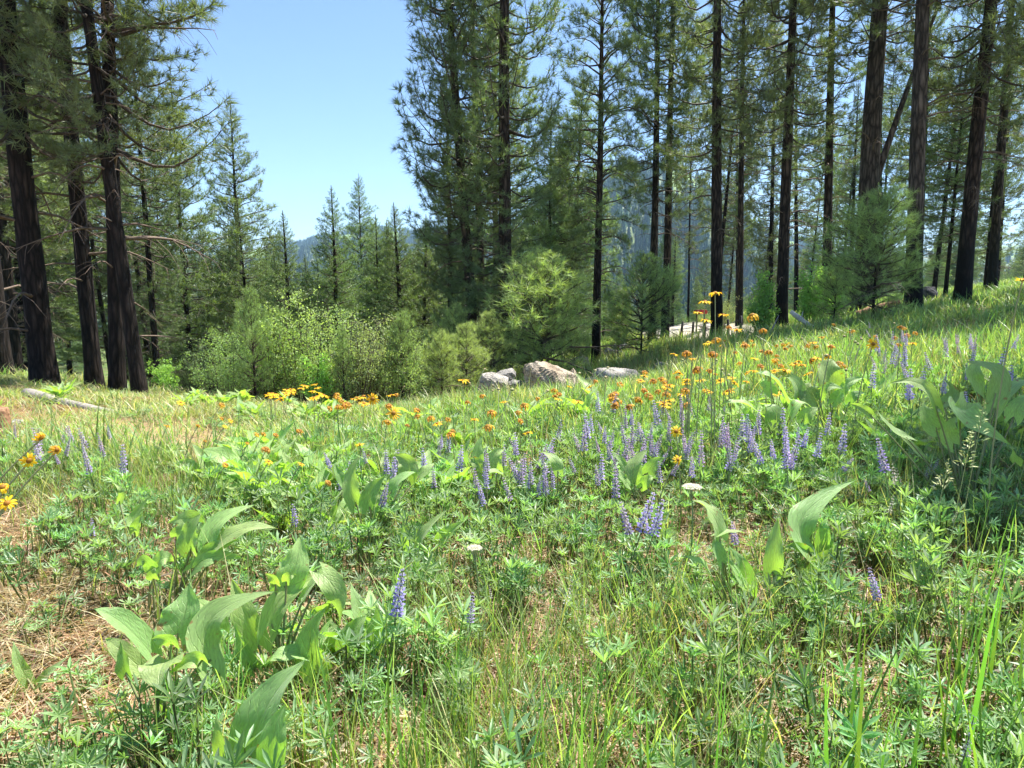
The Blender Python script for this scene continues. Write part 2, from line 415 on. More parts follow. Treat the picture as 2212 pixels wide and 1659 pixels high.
def ground_mat():
    m, nt = new_mat('meadow_soil'); L = nt.links.new
    tc = N(nt, 'ShaderNodeTexCoord')
    n1 = N(nt, 'ShaderNodeTexNoise'); n1.inputs['Scale'].default_value = .9; n1.inputs['Detail'].default_value = 8; n1.inputs['Roughness'].default_value = .7; L(tc.outputs['Object'], n1.inputs[0])
    r = ramp(nt, [(.3, (.10, .065, .035)), (.45, (.22, .14, .075)), (.58, (.33, .235, .13)), (.72, (.17, .16, .06))]); L(n1.outputs[0], r.inputs[0])
    n2 = N(nt, 'ShaderNodeTexNoise'); n2.inputs['Scale'].default_value = 55; n2.inputs['Detail'].default_value = 6; n2.inputs['Distortion'].default_value = 1.5; L(tc.outputs['Object'], n2.inputs[0])
    r2 = ramp(nt, [(.32, (.35, .32, .3)), (.68, (1.5, 1.45, 1.35))]); L(n2.outputs[0], r2.inputs[0])
    mm = N(nt, 'ShaderNodeMixRGB', blend_type='MULTIPLY'); mm.inputs[0].default_value = 1; L(r.outputs[0], mm.inputs[1]); L(r2.outputs[0], mm.inputs[2])
    # farther down the slope the floor is mossy grass and dark duff
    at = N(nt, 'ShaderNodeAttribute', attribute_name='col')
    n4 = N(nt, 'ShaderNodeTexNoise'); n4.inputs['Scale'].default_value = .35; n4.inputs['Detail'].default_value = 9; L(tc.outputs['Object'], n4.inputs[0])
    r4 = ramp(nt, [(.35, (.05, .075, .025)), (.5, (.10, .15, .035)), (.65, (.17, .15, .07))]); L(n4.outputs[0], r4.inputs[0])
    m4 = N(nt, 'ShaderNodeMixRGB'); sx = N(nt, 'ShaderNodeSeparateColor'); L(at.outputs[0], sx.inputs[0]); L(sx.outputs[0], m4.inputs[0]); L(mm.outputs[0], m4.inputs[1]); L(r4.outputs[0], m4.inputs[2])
    # bare reddish pine duff patch / pale granite sand
    m5 = N(nt, 'ShaderNodeMixRGB'); L(sx.outputs[1], m5.inputs[0]); L(m4.outputs[0], m5.inputs[1])
    m5b = N(nt, 'ShaderNodeMixRGB', blend_type='MULTIPLY'); m5b.inputs[0].default_value = .8; m5b.inputs[1].default_value = (.40, .30, .18, 1); L(r2.outputs[0], m5b.inputs[2]); L(m5b.outputs[0], m5.inputs[2])
    m6 = N(nt, 'ShaderNodeMixRGB'); L(sx.outputs[2], m6.inputs[0]); L(m5.outputs[0], m6.inputs[1])
    m6b = N(nt, 'ShaderNodeMixRGB', blend_type='MULTIPLY'); m6b.inputs[0].default_value = .4; m6b.inputs[1].default_value = (.48, .43, .36, 1); L(r2.outputs[0], m6b.inputs[2]); L(m6b.outputs[0], m6.inputs[2])
    pr = N(nt, 'ShaderNodeBsdfPrincipled'); pr.inputs['Roughness'].default_value = .95; pr.inputs['Specular IOR Level'].default_value = .1
    L(m6.outputs[0], pr.inputs['Base Color'])
    bp = N(nt, 'ShaderNodeBump'); bp.inputs['Strength'].default_value = 1; bp.inputs['Distance'].default_value = .02; L(n2.outputs[0], bp.inputs['Height']); L(bp.outputs[0], pr.inputs['Normal'])
    out = N(nt, 'ShaderNodeOutputMaterial'); L(pr.outputs[0], out.inputs[0])
    return m

def hill_mat():
    m, nt = new_mat('mountain_slope'); L = nt.links.new
    tc = N(nt, 'ShaderNodeTexCoord')
    n1 = N(nt, 'ShaderNodeTexNoise'); n1.inputs['Scale'].default_value = .012; n1.inputs['Detail'].default_value = 9; L(tc.outputs['Object'], n1.inputs[0])
    at = N(nt, 'ShaderNodeAttribute', attribute_name='col')
    r = ramp(nt, [(.3, (.05, .075, .03)), (.5, (.09, .12, .045)), (.7, (.17, .19, .08))]); L(n1.outputs[0], r.inputs[0])
    mx = N(nt, 'ShaderNodeMixRGB'); sx = N(nt, 'ShaderNodeSeparateColor'); L(at.outputs[0], sx.inputs[0]); L(sx.outputs[0], mx.inputs[0]); L(r.outputs[0], mx.inputs[1]); mx.inputs[2].default_value = (.20, .30, .07, 1)
    pr = N(nt, 'ShaderNodeBsdfPrincipled'); pr.inputs['Roughness'].default_value = .95; L(mx.outputs[0], pr.inputs['Base Color'])
    out = N(nt, 'ShaderNodeOutputMaterial'); L(pr.outputs[0], out.inputs[0])
    return m

M_ground = ground_mat()
M_hill = hill_mat()
M_needle = plant_mat('pine_needles', .32, .45, .5, .22, .02, (1.5, 1.6, .5))
M_leaf = plant_mat('herb_leaf', .40, .45, .5, .34, .03, (1.5, 1.7, .55))
M_shrub = plant_mat('shrub_leaf', .45, .45, .4, .15, .02, (1.5, 1.6, .6))
M_balsam = plant_mat('balsamroot_leaf', .42, .45, .5, .16, .02, (1.45, 1.75, .35), veins=True, sheen=.2)
M_petal = plant_mat('petal', .4, .55, .3, .12, .01, (1.3, 1.1, .8))
M_stem = plant_mat('green_stem', .15, .55, .3, .15, .02, (1.2, 1.3, .6))
M_twig = flat_mat('pine_twig', (.10, .075, .055))
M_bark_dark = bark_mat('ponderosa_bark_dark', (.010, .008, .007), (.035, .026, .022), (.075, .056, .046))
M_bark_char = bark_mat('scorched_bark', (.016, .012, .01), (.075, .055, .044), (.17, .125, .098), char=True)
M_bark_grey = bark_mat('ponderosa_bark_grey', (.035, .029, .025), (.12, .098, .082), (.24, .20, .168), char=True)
M_rock_grey = rock_mat('grey_granite', (.17, .165, .155), (.30, .29, .27), (.42, .40, .36))
M_rock_tan = rock_mat('tan_granite', (.20, .15, .10), (.42, .35, .26), (.52, .47, .39))
M_rock_pale = rock_mat('pale_granite', (.28, .26, .23), (.46, .43, .38), (.60, .57, .51), sc=3.0)
M_rock_dark = rock_mat('dark_boulder', (.05, .05, .055), (.10, .10, .105), (.16, .16, .16))
M_wood_pale = wood_mat('bleached_wood', (.45, .43, .40), (.72, .70, .67))
M_wood_grey = wood_mat('weathered_log', (.20, .18, .155), (.42, .38, .33))
M_wood_red = wood_mat('rotten_log', (.16, .075, .035), (.42, .24, .13))
M_wood_char = wood_mat('charred_wood', (.01, .01, .01), (.05, .045, .04))
M_cone = flat_mat('cone_scale', (.12, .06, .035))
M_red = flat_mat('red_paint', (.45, .04, .03), .5)

# ------------------------------------------------------------------ ground sheet
def smooth(a, b, x):
    t = np.clip((x - a) / (b - a), 0, 1)
    return t * t * (3 - 2 * t)

def build_ground():
    xs = np.sinh(np.linspace(-5.2, 5.2, 271)); xs = xs / xs[-1] * 420
    s = np.linspace(0, 1, 300)
    ys = -12 + 3 * s + 430 * s ** 3.1
    X, Y = np.meshgrid(xs, ys)
    Z = gz(X, Y)
    px, py = proj(X, Y, Z)
    d = np.hypot(X, Y)
    shade = smooth(9, 17, Y) * (1 - .0 * X)  # weight of the mossy far-floor colour, rising with distance
    duff = (smooth(1.0, .35, np.hypot((px - 300) / 270, (py - 960) / 70)) * (Y > 2) * (Y < 9)) * .9
    duff = np.maximum(duff, smooth(1., .4, np.hypot((px - 180) / 420, (py - 1500) / 330)) * (Y > 0) * (Y < 4) * .55)
    sand = smooth(1.0, .6, np.hypot((px - 1500) / 190, (py - 716) / 24)) * (Y > 15) * (Y < 60)
    c = np.stack([shade, duff, sand], -1).reshape(-1, 3)
    n, mcol = X.shape
    i = np.arange(n - 1)[:, None] * mcol; j = np.arange(mcol - 1)[None]
    q = np.stack([i + j, i + j + 1, i + mcol + j + 1, i + mcol + j], -1).reshape(-1, 4)
    t = np.concatenate([q[:, [0, 1, 2]], q[:, [0, 2, 3]]])
    mb = MB(); mb.add(np.stack([X, Y, Z], -1).reshape(-1, 3), t, c, 0, None, True)
    o = link('ground', mb.mesh('ground', [M_ground]))
    tag(o, kind='structure')
build_ground()

# far slopes: columns of azimuth, ridge height given as the picture row of the skyline
_rc = np.array([-1500, -400, 0, 300, 560, 640, 710, 780, 840, 900, 1000, 1100, 1180, 1240, 1300, 1350, 1400, 1440, 1500, 1570, 1640, 1750, 1900, 2212, 2700, 4200], float)
_ry = np.array([480, 500, 520, 560, 545, 538, 520, 506, 500, 505, 500, 480, 445, 418, 388, 364, 366, 372, 400, 450, 505, 540, 560, 545, 520, 500], float)
def far_z(col, rr):
    """height at azimuth column and distance"""
    row = np.interp(col, _rc, _ry)
    el = np.tan(np.arctan(-(row - 829.5) / FPX) - PITCH)
    near = smooth(1000, 1200, col) * smooth(1800, 1550, col)
    Rr = 3000 - 1450 * near              # distance of the ridge
    top = el * Rr + CAMZ
    t = np.clip((rr - 380) / (Rr - 380), 0, 1.6)
    prof = np.where(t < 1, .35 * t + .65 * t * t * (3 - 2 * t), 1 - .9 * (t - 1))
    gul = (np.abs(fbm(col / 55, rr / 700, 21, 4) - .5) * 2) * np.sin(np.clip(t, 0, 1) * math.pi) * -95
    gul = gul + (fbm(col / 25, rr / 120, 31, 4) - .5) * 26 * smooth(0, .2, t)
    return -34 + (top + 34) * prof + gul, t

def meadow_mask(col, t):
    a = smooth(.5, .56, fbm(col / 34 + t * 3.5, t * 5 - col / 60, 77, 3))
    b = smooth(.030, .012, np.abs(t - (.50 + (col - 1400) / 700))) * smooth(1345, 1375, col) * smooth(1440, 1420, col)
    return np.maximum(a * smooth(.55, .85, t), b)

def build_far():
    cols = np.concatenate([np.linspace(-1500, 500, 60), np.linspace(510, 1800, 260), np.linspace(1830, 4200, 60)])
    rr = np.linspace(340, 4200, 230)
    C_, RR = np.meshgrid(cols, rr)
    Z, t = far_z(C_, RR)
    u = (C_ - 1106) / FPX
    Y = RR / np.sqrt(1 + u * u); X = Y * u
    c = np.stack([meadow_mask(C_, t)] * 3, -1).reshape(-1, 3)
    n, m = X.shape
    i = np.arange(n - 1)[:, None] * m; j = np.arange(m - 1)[None]
    q = np.stack([i + j, i + j + 1, i + m + j + 1, i + m + j], -1).reshape(-1, 4)
    tt = np.concatenate([q[:, [0, 1, 2]], q[:, [0, 2, 3]]])
    mb = MB(); mb.add(np.stack([X, Y, Z], -1).reshape(-1, 3), tt, c, 0, None, True)
    tag(link('mountains', mb.mesh('mountains', [M_hill])), kind='structure')
build_far()

# ------------------------------------------------------------------ scatter (only for what nobody could count)
def scatter(name, protos, pts, rots, scls, idx, label=None):
    coll = bpy.data.collections.new(name + '_kinds')
    for k, (me) in enumerate(protos):
        ob = bpy.data.objects.new(name + '_kind_%02d' % k, me)
        coll.objects.link(ob)
    me = bpy.data.meshes.new(name)
    me.vertices.add(len(pts)); me.vertices.foreach_set('co', np.asarray(pts, np.float32).ravel())
    for nm, ty, key, arr in (('rot', 'FLOAT_VECTOR', 'vector', rots), ('scl', 'FLOAT_VECTOR', 'vector', scls), ('idx', 'INT', 'value', idx)):
        a = me.attributes.new(nm, ty, 'POINT')
        a.data.foreach_set(key, np.asarray(arr, np.int32 if ty == 'INT' else np.float32).ravel())
    o = link(name, me)
    tag(o, label, kind='stuff')
    ng = bpy.data.node_groups.new(name + '_scatter', 'GeometryNodeTree')
    ng.interface.new_socket('Geometry', in_out='INPUT', socket_type='NodeSocketGeometry')
    ng.interface.new_socket('Geometry', in_out='OUTPUT', socket_type='NodeSocketGeometry')
    gi = ng.nodes.new('NodeGroupInput'); go = ng.nodes.new('NodeGroupOutput')
    ci = ng.nodes.new('GeometryNodeCollectionInfo'); ci.inputs['Collection'].default_value = coll
    ci.inputs['Separate Children'].default_value = True; ci.inputs['Reset Children'].default_value = True
    ip = ng.nodes.new('GeometryNodeInstanceOnPoints'); ip.inputs['Pick Instance'].default_value = True
    def na(nm, dt):
        n = ng.nodes.new('GeometryNodeInputNamedAttribute'); n.data_type = dt; n.inputs['Name'].default_value = nm
        return n.outputs['Attribute']
    e2r = ng.nodes.new('FunctionNodeEulerToRotation')
    L = ng.links.new
    L(gi.outputs[0], ip.inputs['Points']); L(ci.outputs[0], ip.inputs['Instance'])
    L(na('idx', 'INT'), ip.inputs['Instance Index'])
    L(na('rot', 'FLOAT_VECTOR'), e2r.inputs[0]); L(e2r.outputs[0], ip.inputs['Rotation'])
    L(na('scl', 'FLOAT_VECTOR'), ip.inputs['Scale'])
    L(ip.outputs[0], go.inputs[0])
    md = o.modifiers.new('scatter', 'NODES'); md.node_group = ng
    return o

# ------------------------------------------------------------------ pines
def tufts(mb, pos, dr, size, n, w, col, m=0):
    """needle tufts: K positions, n needles each, every needle a thin tapering triangle"""
    K = len(pos)
    pos = np.asarray(pos); dr = norm(dr)
    d = dr[:, None] * .8 + rng.normal(0, .72, (K, n, 3))
    d = norm(d)
    size = np.broadcast_to(np.asarray(size, float), (K,))
    Ln = size[:, None] * rng.uniform(.75, 1.15, (K, n))
    base = pos[:, None] - dr[:, None] * (size[:, None, None] * rng.uniform(0, .5, (K, n, 1)))
    side = norm(np.cross(d, rng.normal(0, 1, (K, n, 3)))) * (w / 2)
    tip = base + d * Ln[..., None]
    tip[..., 2] -= .06 * Ln
    v = np.stack([base - side, base + side, tip], 2).reshape(-1, 3)
    t = np.arange(len(v)).reshape(-1, 3)
    c = np.asarray(col)[None, None] * rng.uniform(.7, 1.3, (K, 1, 1)) * rng.uniform(.85, 1.15, (K, n, 1))
    c = np.repeat(c.reshape(-1, 3), 3, 0)
    mb.add(v, t, c, m)

def make_branch(L, ntw, nneed, size, w, col, curve=.15, dead=False, spread=.42, first=.3):
    mb = MB()
    k = 7
    s = np.linspace(0, 1, k)
    wig = rng.normal(0, .02 * L, (k, 3)); wig[0] = 0
    pts = np.stack([s * L, 0 * s, -curve * L * np.sin(s * math.pi) * .9 + curve * .9 * L * s ** 2.2], -1) + np.cumsum(wig, 0) * .5
    wood = (.8, .8, .8) if not dead else (1.5, 1.4, 1.35)
    tube(mb, pts, np.linspace(.016 * L + .006, .004, k), 4, wood, 1)
    tp, td, tsz = [], [], []
    for i in range(ntw):
        f = first + (1 - first) * (i + rng.random() * .8) / ntw
        f = min(f, .98)
        p0 = np.array([np.interp(f, s, pts[:, a]) for a in range(3)])
        sgn = 1 if i % 2 else -1
        ang = sgn * rng.uniform(.5, 1.1)
        ln = spread * L * (1.15 - f) * rng.uniform(.6, 1.15) + .10
        dv = np.array([math.cos(ang), math.sin(ang), rng.uniform(-.15, .45) if not dead else rng.uniform(-.9, .1)])
        dv = norm(dv)
        p1 = p0 + dv * ln * .5 + np.array([0, 0, -.03 * ln]); p2 = p0 + dv * ln + np.array([0, 0, .12 * ln if not dead else -.3 * ln])
        tube(mb, [p0, p1, p2], [.0065, .005, .003], 3, wood, 1, False)
        if not dead:
            nt = max(1, int(round(ln / (size * 1.15))))
            for q in range(nt):
                ff = 1 - q / max(nt, 1) * .8
                pp = p0 + (p2 - p0) * ff
                off = rng.normal(0, .25, 3)
                if q: off[2] = abs(off[2]) + .2
                tp.append(pp + (norm(off) * size * .3 if q else 0)); td.append(norm(p2 - p1) + off * (1.1 if q else .4) + np.array([0, 0, .3])); tsz.append(size)
    if not dead:
        tp.append(pts[-1]); td.append(pts[-1] - pts[-2] + np.array([0, 0, .02])); tsz.append(size * 1.1)
        tufts(mb, np.array(tp), np.array(td), np.array(tsz), nneed, w, col, 0)
    return mb.arrays()

def rotm(yaw, pitch, roll=0, s=1):
    e = Euler((roll, -pitch, 0)).to_matrix()
    return np.array(Matrix.Rotation(yaw, 3, 'Z') @ e) * s

def make_crown(name, H, hc, Lmax, sp, per, protos, dead_protos, ndead, top_pitch=.75, low_pitch=-.15, gap=.1, shape=.6, hmin_dead=1.0, jitter=.25, pro_len=2.0, low_frac=.75):
    mb = MB()
    h = hc
    while h < H - .15:
        f = (H - h) / (H - hc)            # 0 top, 1 bottom
        Lb = Lmax * min(1, (f / .55) ** shape if f < .55 else 1) * (1 - (1 - low_frac) * max(0, (f - .7) / .3))
        n = per + (rng.random() < .5)
        y0 = rng.random() * 6.28
        for k in range(n):
            if rng.random() < gap: continue
            ln = max(.12, Lb * rng.uniform(1 - jitter * 1.3, 1 + jitter * .7))
            pit = low_pitch + (top_pitch - low_pitch) * (1 - f) ** .85 + rng.normal(0, .12)
            a = protos[rng.integers(len(protos))]
            mb.addmb(a, rotm(y0 + k * 6.283 / n + rng.normal(0, .25), pit, rng.normal(0, .4), ln / pro_len), (0, 0, h + rng.uniform(-.12, .12)), (1, 1, 1))
        h += sp * (.45 + .55 * min(1, f * 2)) * rng.uniform(.8, 1.2)
    for _ in range(ndead):
        hh = rng.uniform(hmin_dead, hc + .25 * (H - hc))
        a = dead_protos[rng.integers(len(dead_protos))]
        mb.addmb(a, rotm(rng.random() * 6.28, rng.uniform(-.25, .15), 0, Lmax * rng.uniform(.35, .8) / pro_len), (0, 0, hh))
    return mb.mesh(name, [M_needle, M_twig])

CN = (.175, .225, .115)        # mature ponderosa needle
CN2 = (.20, .275, .13)
CY = (.31, .41, .17)        # young pine
br_a = [make_branch(2.0, 15, 22, .20, .011, CN, rng.uniform(-.1, .25)) for _ in range(6)]
br_p = [make_branch(2.0, 13, 26, .25, .0165, CN, rng.uniform(.15, .4), first=.35, spread=.36) for _ in range(6)]
br_low = [make_branch(2.0, 13, 22, .22, .0145, CN, rng.uniform(.0, .3), first=.3) for _ in range(5)]
br_sp = [make_branch(2.0, 13, 24, .27, .016, CN2, rng.uniform(-.3, .1), first=.45) for _ in range(5)]
br_far = [make_branch(2.0, 11, 13, .27, .024, CN2, rng.uniform(-.2, .25), first=.25) for _ in range(5)]
br_dead = [make_branch(2.0, 7, 0, .1, .01, CN, rng.uniform(-.35, .0), dead=True) for _ in range(5)]
br_y = [make_branch(1.0, 8, 26, .20, .0065, CY, rng.uniform(-.15, .2), first=.2, spread=.5) for _ in range(5)]

CR = {}
for i in range(3):
    CR['mature%d' % i] = (make_crown('mature_crown', 20, [5.0, 4.0, 6.0][i], [2.2, 2.4, 2.0][i], .42, 4, br_p, br_dead, 24, gap=.15, top_pitch=.95, low_pitch=-.08), 20)
for i in range(2):
    CR['low%d' % i] = (make_crown('low_crown', 20, 4.6 + i, 2.6, .48, 4, br_low, br_dead, 16, low_pitch=-.2, gap=.28), 20)
for i in range(2):
    CR['tall%d' % i] = (make_crown('high_crown', 20, [7.5, 5.6][i], 2.1, .40, 4, br_p, br_dead, 24, gap=.24, hmin_dead=2.5, top_pitch=.9, low_pitch=-.1), 20)
for i in range(2):
    CR['full%d' % i] = (make_crown('full_crown', 20, [1.8, 2.6][i], [1.95, 1.75][i], .38, 4, br_p, br_dead, 26, gap=.22, hmin_dead=.8, shape=.6, low_pitch=-.12, top_pitch=1.0), 20)
CR['shade'] = (make_crown('high_dense_crown', 12, 4.6, 1.7, .30, 5, br_a, br_dead, 4), 12)
CR['sparse'] = (make_crown('sparse_crown', 13.5, 3.4, 1.6, .32, 5, br_sp, br_dead, 34, gap=.15, low_pitch=-.25, jitter=.35), 13.5)
for i in range(3):
    CR['pole%d' % i] = (make_crown('slender_crown', 14, [2.0, 1.2, 3.2][i], [1.9, 2.2, 1.8][i], .32, 5, br_far, br_dead, 10, shape=.8), 14)
for i in range(2):
    CR['young%d' % i] = (make_crown('young_crown', 3.0, .45, [1.0, 1.15][i], .17, 4, br_y, br_dead, 4, top_pitch=1.1, low_pitch=.2, hmin_dead=.2, pro_len=1.0, gap=.05, shape=.75), 3.0)

def trunk_mesh(H, d, mat, flare=1.25, sides=14, crook=.02):
    mb = MB()
    n = 26
    s = np.concatenate([[-.02, 0], np.linspace(.008, 1, n - 2) ** 1.25])
    r = d / 2 * (1 - .9 * np.clip(s, 0, 1) ** 1.2) * (1 + (flare - 1) * np.exp(-np.clip(s, 0, 1) * H / .45))
    r[-1] = .012
    ph = rng.random(2) * 6
    x = crook * d * 3 * np.sin(s * 7 + ph[0]) * np.clip(s * 4, 0, 1); y = crook * d * 3 * np.sin(s * 6 + ph[1]) * np.clip(s * 4, 0, 1)
    tube(mb, np.stack([x, y, s * H], -1), r, sides, (1, 1, 1), 0, True, True, wob=.10)
    return mb.mesh('trunk', [mat])

def pine(px, Y, d, H, kind, label, lean=0, mat=None, group=None, name='pine_tree', yaw=None, fork=None, leany=0, trunk=True, sides=14, zoff=0, crown_scale=1):
    """a pine whose trunk foot stands at picture column px, Y metres away"""
    x = (px - 1106) / FPX * (Y * CP + (CAMZ + .5) * SP * .0 + Y * 0) / CP * 1.0
    # exact column for a ground point
    x = (px - 1106) / FPX * Y / CP
    for _ in range(4):
        z = gz1(x, Y)
        f = Y * CP - (z - CAMZ) * SP
        x = (px - 1106) / FPX * f
    z = gz1(x, Y) + zoff
    cm, cH = CR[kind]
    root = empty(name, (x, Y, z - .03), (R(leany), R(lean), 0))
    tag(root, label, 'tree', group)
    mat = mat or M_bark_dark
    tr = link('trunk', trunk_mesh(H, d, mat, sides=sides), root)
    yw = yaw if yaw is not None else random.random() * 6.28
    s = H / cH
    cr = link('crown', cm, root, (0, 0, 0), (0, 0, yw), (s * crown_scale, s * crown_scale, s))
    if fork:
        z0, dd, ln, tilt = fork
        mb = MB()
        k = np.linspace(0, 1, 10)
        tube(mb, np.stack([math.sin(tilt) * ln * k ** 1.1, 0 * k, z0 + math.cos(tilt) * ln * k], -1), dd / 2 * (1 - .8 * k), 9, (1, 1, 1), 0, True, False, .08)
        link('forked_limb', mb.mesh('forked_limb', [mat]), root)
    return root

def dpx(w, Y): return w * Y / FPX

# left dark group
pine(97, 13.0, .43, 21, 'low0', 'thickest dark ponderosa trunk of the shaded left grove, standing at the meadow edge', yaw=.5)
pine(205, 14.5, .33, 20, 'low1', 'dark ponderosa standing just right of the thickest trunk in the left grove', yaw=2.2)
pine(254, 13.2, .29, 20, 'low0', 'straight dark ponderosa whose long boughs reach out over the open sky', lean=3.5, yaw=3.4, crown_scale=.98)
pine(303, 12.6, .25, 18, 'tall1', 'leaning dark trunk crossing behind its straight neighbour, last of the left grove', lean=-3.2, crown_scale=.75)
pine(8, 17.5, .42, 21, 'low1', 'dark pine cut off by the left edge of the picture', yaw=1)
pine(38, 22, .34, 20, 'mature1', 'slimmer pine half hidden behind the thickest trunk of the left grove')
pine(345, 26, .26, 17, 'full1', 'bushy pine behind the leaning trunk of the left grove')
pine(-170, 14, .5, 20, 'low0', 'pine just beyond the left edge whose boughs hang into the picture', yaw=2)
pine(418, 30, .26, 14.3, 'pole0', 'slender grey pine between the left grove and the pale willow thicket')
pine(536, 37, .34, 16.9, 'pole2', 'pine with a bare twin-tipped pole top standing alone against the sky', yaw=1.2)
pine(604, 55, .30, 15.8, 'pole1', 'second skyline pine stepping down to the right of the lone pole-topped pine')
pine(792, 58, .34, 21.3, 'pole1', 'narrow spire-shaped pine rising highest between the two big groves')
pine(850, 48, .26, 14.5, 'pole0', 'thin ragged pine beside the left flank of the big central group')
# central group
pine(1032, 20.0, .32, 19, 'full0', 'left trunk of the big central pine group, leaning slightly outward', lean=-3.6, mat=M_bark_char, yaw=2.5)
pine(1046, 21.5, .27, 18, 'full1', 'thin middle trunk of the big central pine group', lean=-1.4, mat=M_bark_char, yaw=.3)
pine(1092, 19.4, .42, 20, 'full1', 'stoutest straight trunk of the big central pine group', mat=M_bark_char, yaw=1.1)
pine(1072, 24, .26, 14, 'pole1', 'bushy pine filling the back of the big central group', yaw=4)
pine(975, 22.5, .22, 11, 'full1', 'lower bushy pine on the left flank of the central group', mat=M_bark_char)
pine(1186, 34, .26, 12.9, 'pole1', 'dark slender pine just right of the central group', crown_scale=1.0)
pine(1212, 37, .24, 12.4, 'pole0', 'shorter companion of the slender pine right of the central group')
pine(1287, 21.5, .28, 13.6, 'sparse', 'lone straight black-stemmed pine with a thin open crown in front of the mountain', mat=M_bark_char, yaw=.8)
pine(1408, 27, .32, 19, 'tall1', 'left one of the pair of dark trunks behind the pale rock shelf', mat=M_bark_char, lean=-.6)
pine(1436, 28, .34, 20, 'tall0', 'right one of the pair of dark trunks behind the pale rock shelf', mat=M_bark_char, lean=-.4)
# right side
pine(1548, 22, .37, 20, 'tall1', 'tall straight trunk rising behind the high yellow flowers', mat=M_bark_char, lean=-2.4, yaw=2)
pine(1597, 32, .32, 20, 'tall0', 'farther trunk between the yellow flowers and the bright leafy shrub', mat=M_bark_char, lean=-2)
pine(1688, 21, .35, 18, 'mature2', 'branchy trunk standing right of the bright leafy shrub', mat=M_bark_char, lean=-1.5, yaw=1)
pine(1783, 25, .34, 19, 'tall1', 'dark trunk behind the leafy shrub with the bleached branch at its foot', mat=M_bark_char, lean=-2.5)
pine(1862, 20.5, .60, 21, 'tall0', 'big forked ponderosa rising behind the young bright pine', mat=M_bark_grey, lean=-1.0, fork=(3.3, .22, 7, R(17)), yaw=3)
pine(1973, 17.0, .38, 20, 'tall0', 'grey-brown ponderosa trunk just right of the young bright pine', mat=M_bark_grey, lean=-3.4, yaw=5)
pine(2077, 18.0, .38, 20, 'mature0', 'dark leaning trunk standing on the crest of the green slope', mat=M_bark_char, lean=0, yaw=4)
pine(2142, 26, .33, 19, 'tall0', 'farther trunk just behind the crest of the green slope', mat=M_bark_char, lean=-2)
pine(2041, 24, .14, 9, 'pole2', 'thin pole pine between the grey-brown trunk and the dark boulder')
pine(2330, 13.5, .42, 17, 'mature1', 'pine beyond the right edge whose boughs hang into the top corner', mat=M_bark_char, yaw=2)
pine(2600, 5.1, .16, 8.7, 'shade', 'near pine outside the right edge that shades the broad-leaved clump', mat=M_bark_char, yaw=2.6)
pine(2260, 20, .35, 19, 'mature2', 'pine behind the right edge above the green slope')

# young bright pines
def young(px, Y, H, label, kind='young0', w=1, base_dy=0):
    return pine(px, Y, .045 * H / 3 + .02, H, kind, label, name='young_pine', crown_scale=w, sides=8)
young(1170, 17, 3.3, 'bright young pine growing behind the big tan boulder', 'young1', 1.15)
young(1384, 20, 3.2, 'round bright young pine growing right of the lone black-stemmed pine', 'young0', 1.15)
young(1884, 14.5, 2.7, 'bright young pine in front of the big forked ponderosa', 'young1', 1.1)
young(1008, 14.5, 1.7, 'low young pine left of the grey boulders', 'young0', 1.0)
young(955, 13.6, 1.5, 'small young pine beside the willow thicket', 'young1', .8)
young(1060, 16, 2.0, 'young pine directly behind the two grey boulders', 'young0', 1)
young(985, 17.5, 2.4, 'young pine in the shade under the central group', 'young1', .9)
young(553, 12.6, 2.2, 'thin dark sapling rising out of the left end of the thicket', 'young0', .55)
young(600, 13.6, 1.9, 'thin sapling just right of the dark sapling in the thicket', 'young1', .5)
young(745, 12.8, 1.6, 'thin sapling in front of the middle of the thicket', 'young0', .5)
young(870, 13.4, 1.9, 'slim sapling at the right end of the thicket', 'young1', .6)
young(1240, 19, 1.4, 'low young pine right of the tan boulder', 'young0', 1)
young(1335, 24, 2.0, 'young pine beside the pale rock shelf', 'young1', .9)
young(1800, 17, 1.8, 'small young pine behind the crest, left of the bright one', 'young0', 1)

# farther single trees: shared descriptions per stand, nothing tells the members apart
LAND = [(8, 'the dark pine cut by the left edge'), (97, 'the thickest trunk of the left grove'), (205, 'the second trunk of the left grove'), (260, 'the long-boughed left pine'), (418, 'the slender grey pine'), (519, 'the lone pole-topped pine'),
        (592, 'the second skyline pine'), (785, 'the highest spire-shaped pine'), (850, 'the thin ragged pine'), (985, 'the central left flank'), (1092, 'the stoutest central trunk'), (1186, 'the dark slender pine'), (1287, 'the lone black-stemmed pine'),
        (1422, 'the pair of dark trunks'), (1548, 'the tall straight trunk'), (1688, 'the branchy trunk'), (1783, 'the shrub-side trunk'), (1862, 'the big forked ponderosa'), (1973, 'the grey-brown ponderosa'), (2077, 'the dark leaning crest trunk'), (2142, 'the farther crest trunk')]
def stand(n, x0, x1, y0, y1, H0, H1, kinds, label, group, dd=.26, mind=16):
    for k in range(n):
        px = x0 + (x1 - x0) * (k + random.uniform(.1, .9)) / n
        Y = random.uniform(y0, y1)
        lx, ln = min(LAND, key=lambda q: abs(q[0] - px))
        size = 'tall' if k % 3 == 0 else 'slim' if k % 3 == 1 else 'short'
        ln_ = random.uniform(-3.5, 3.5); lw = 'rightward-leaning' if ln_ > 1 else 'leftward-leaning' if ln_ < -1 else 'upright'
        lab = lw + ' %s pine %s, just %s of %s' % (size, 'far behind' if Y > (y0 + y1) / 2 else 'close behind', 'left' if px < lx else 'right', ln)
        if 'lower pines' in group: lab = lab.replace(' pine ', ' lower-rank pine ', 1)
        pine(px, Y, random.uniform(.7, 1.2) * dd, random.uniform(H0, H1), random.choice(kinds), lab, group=group, lean=ln_, sides=8, name='pine_tree')
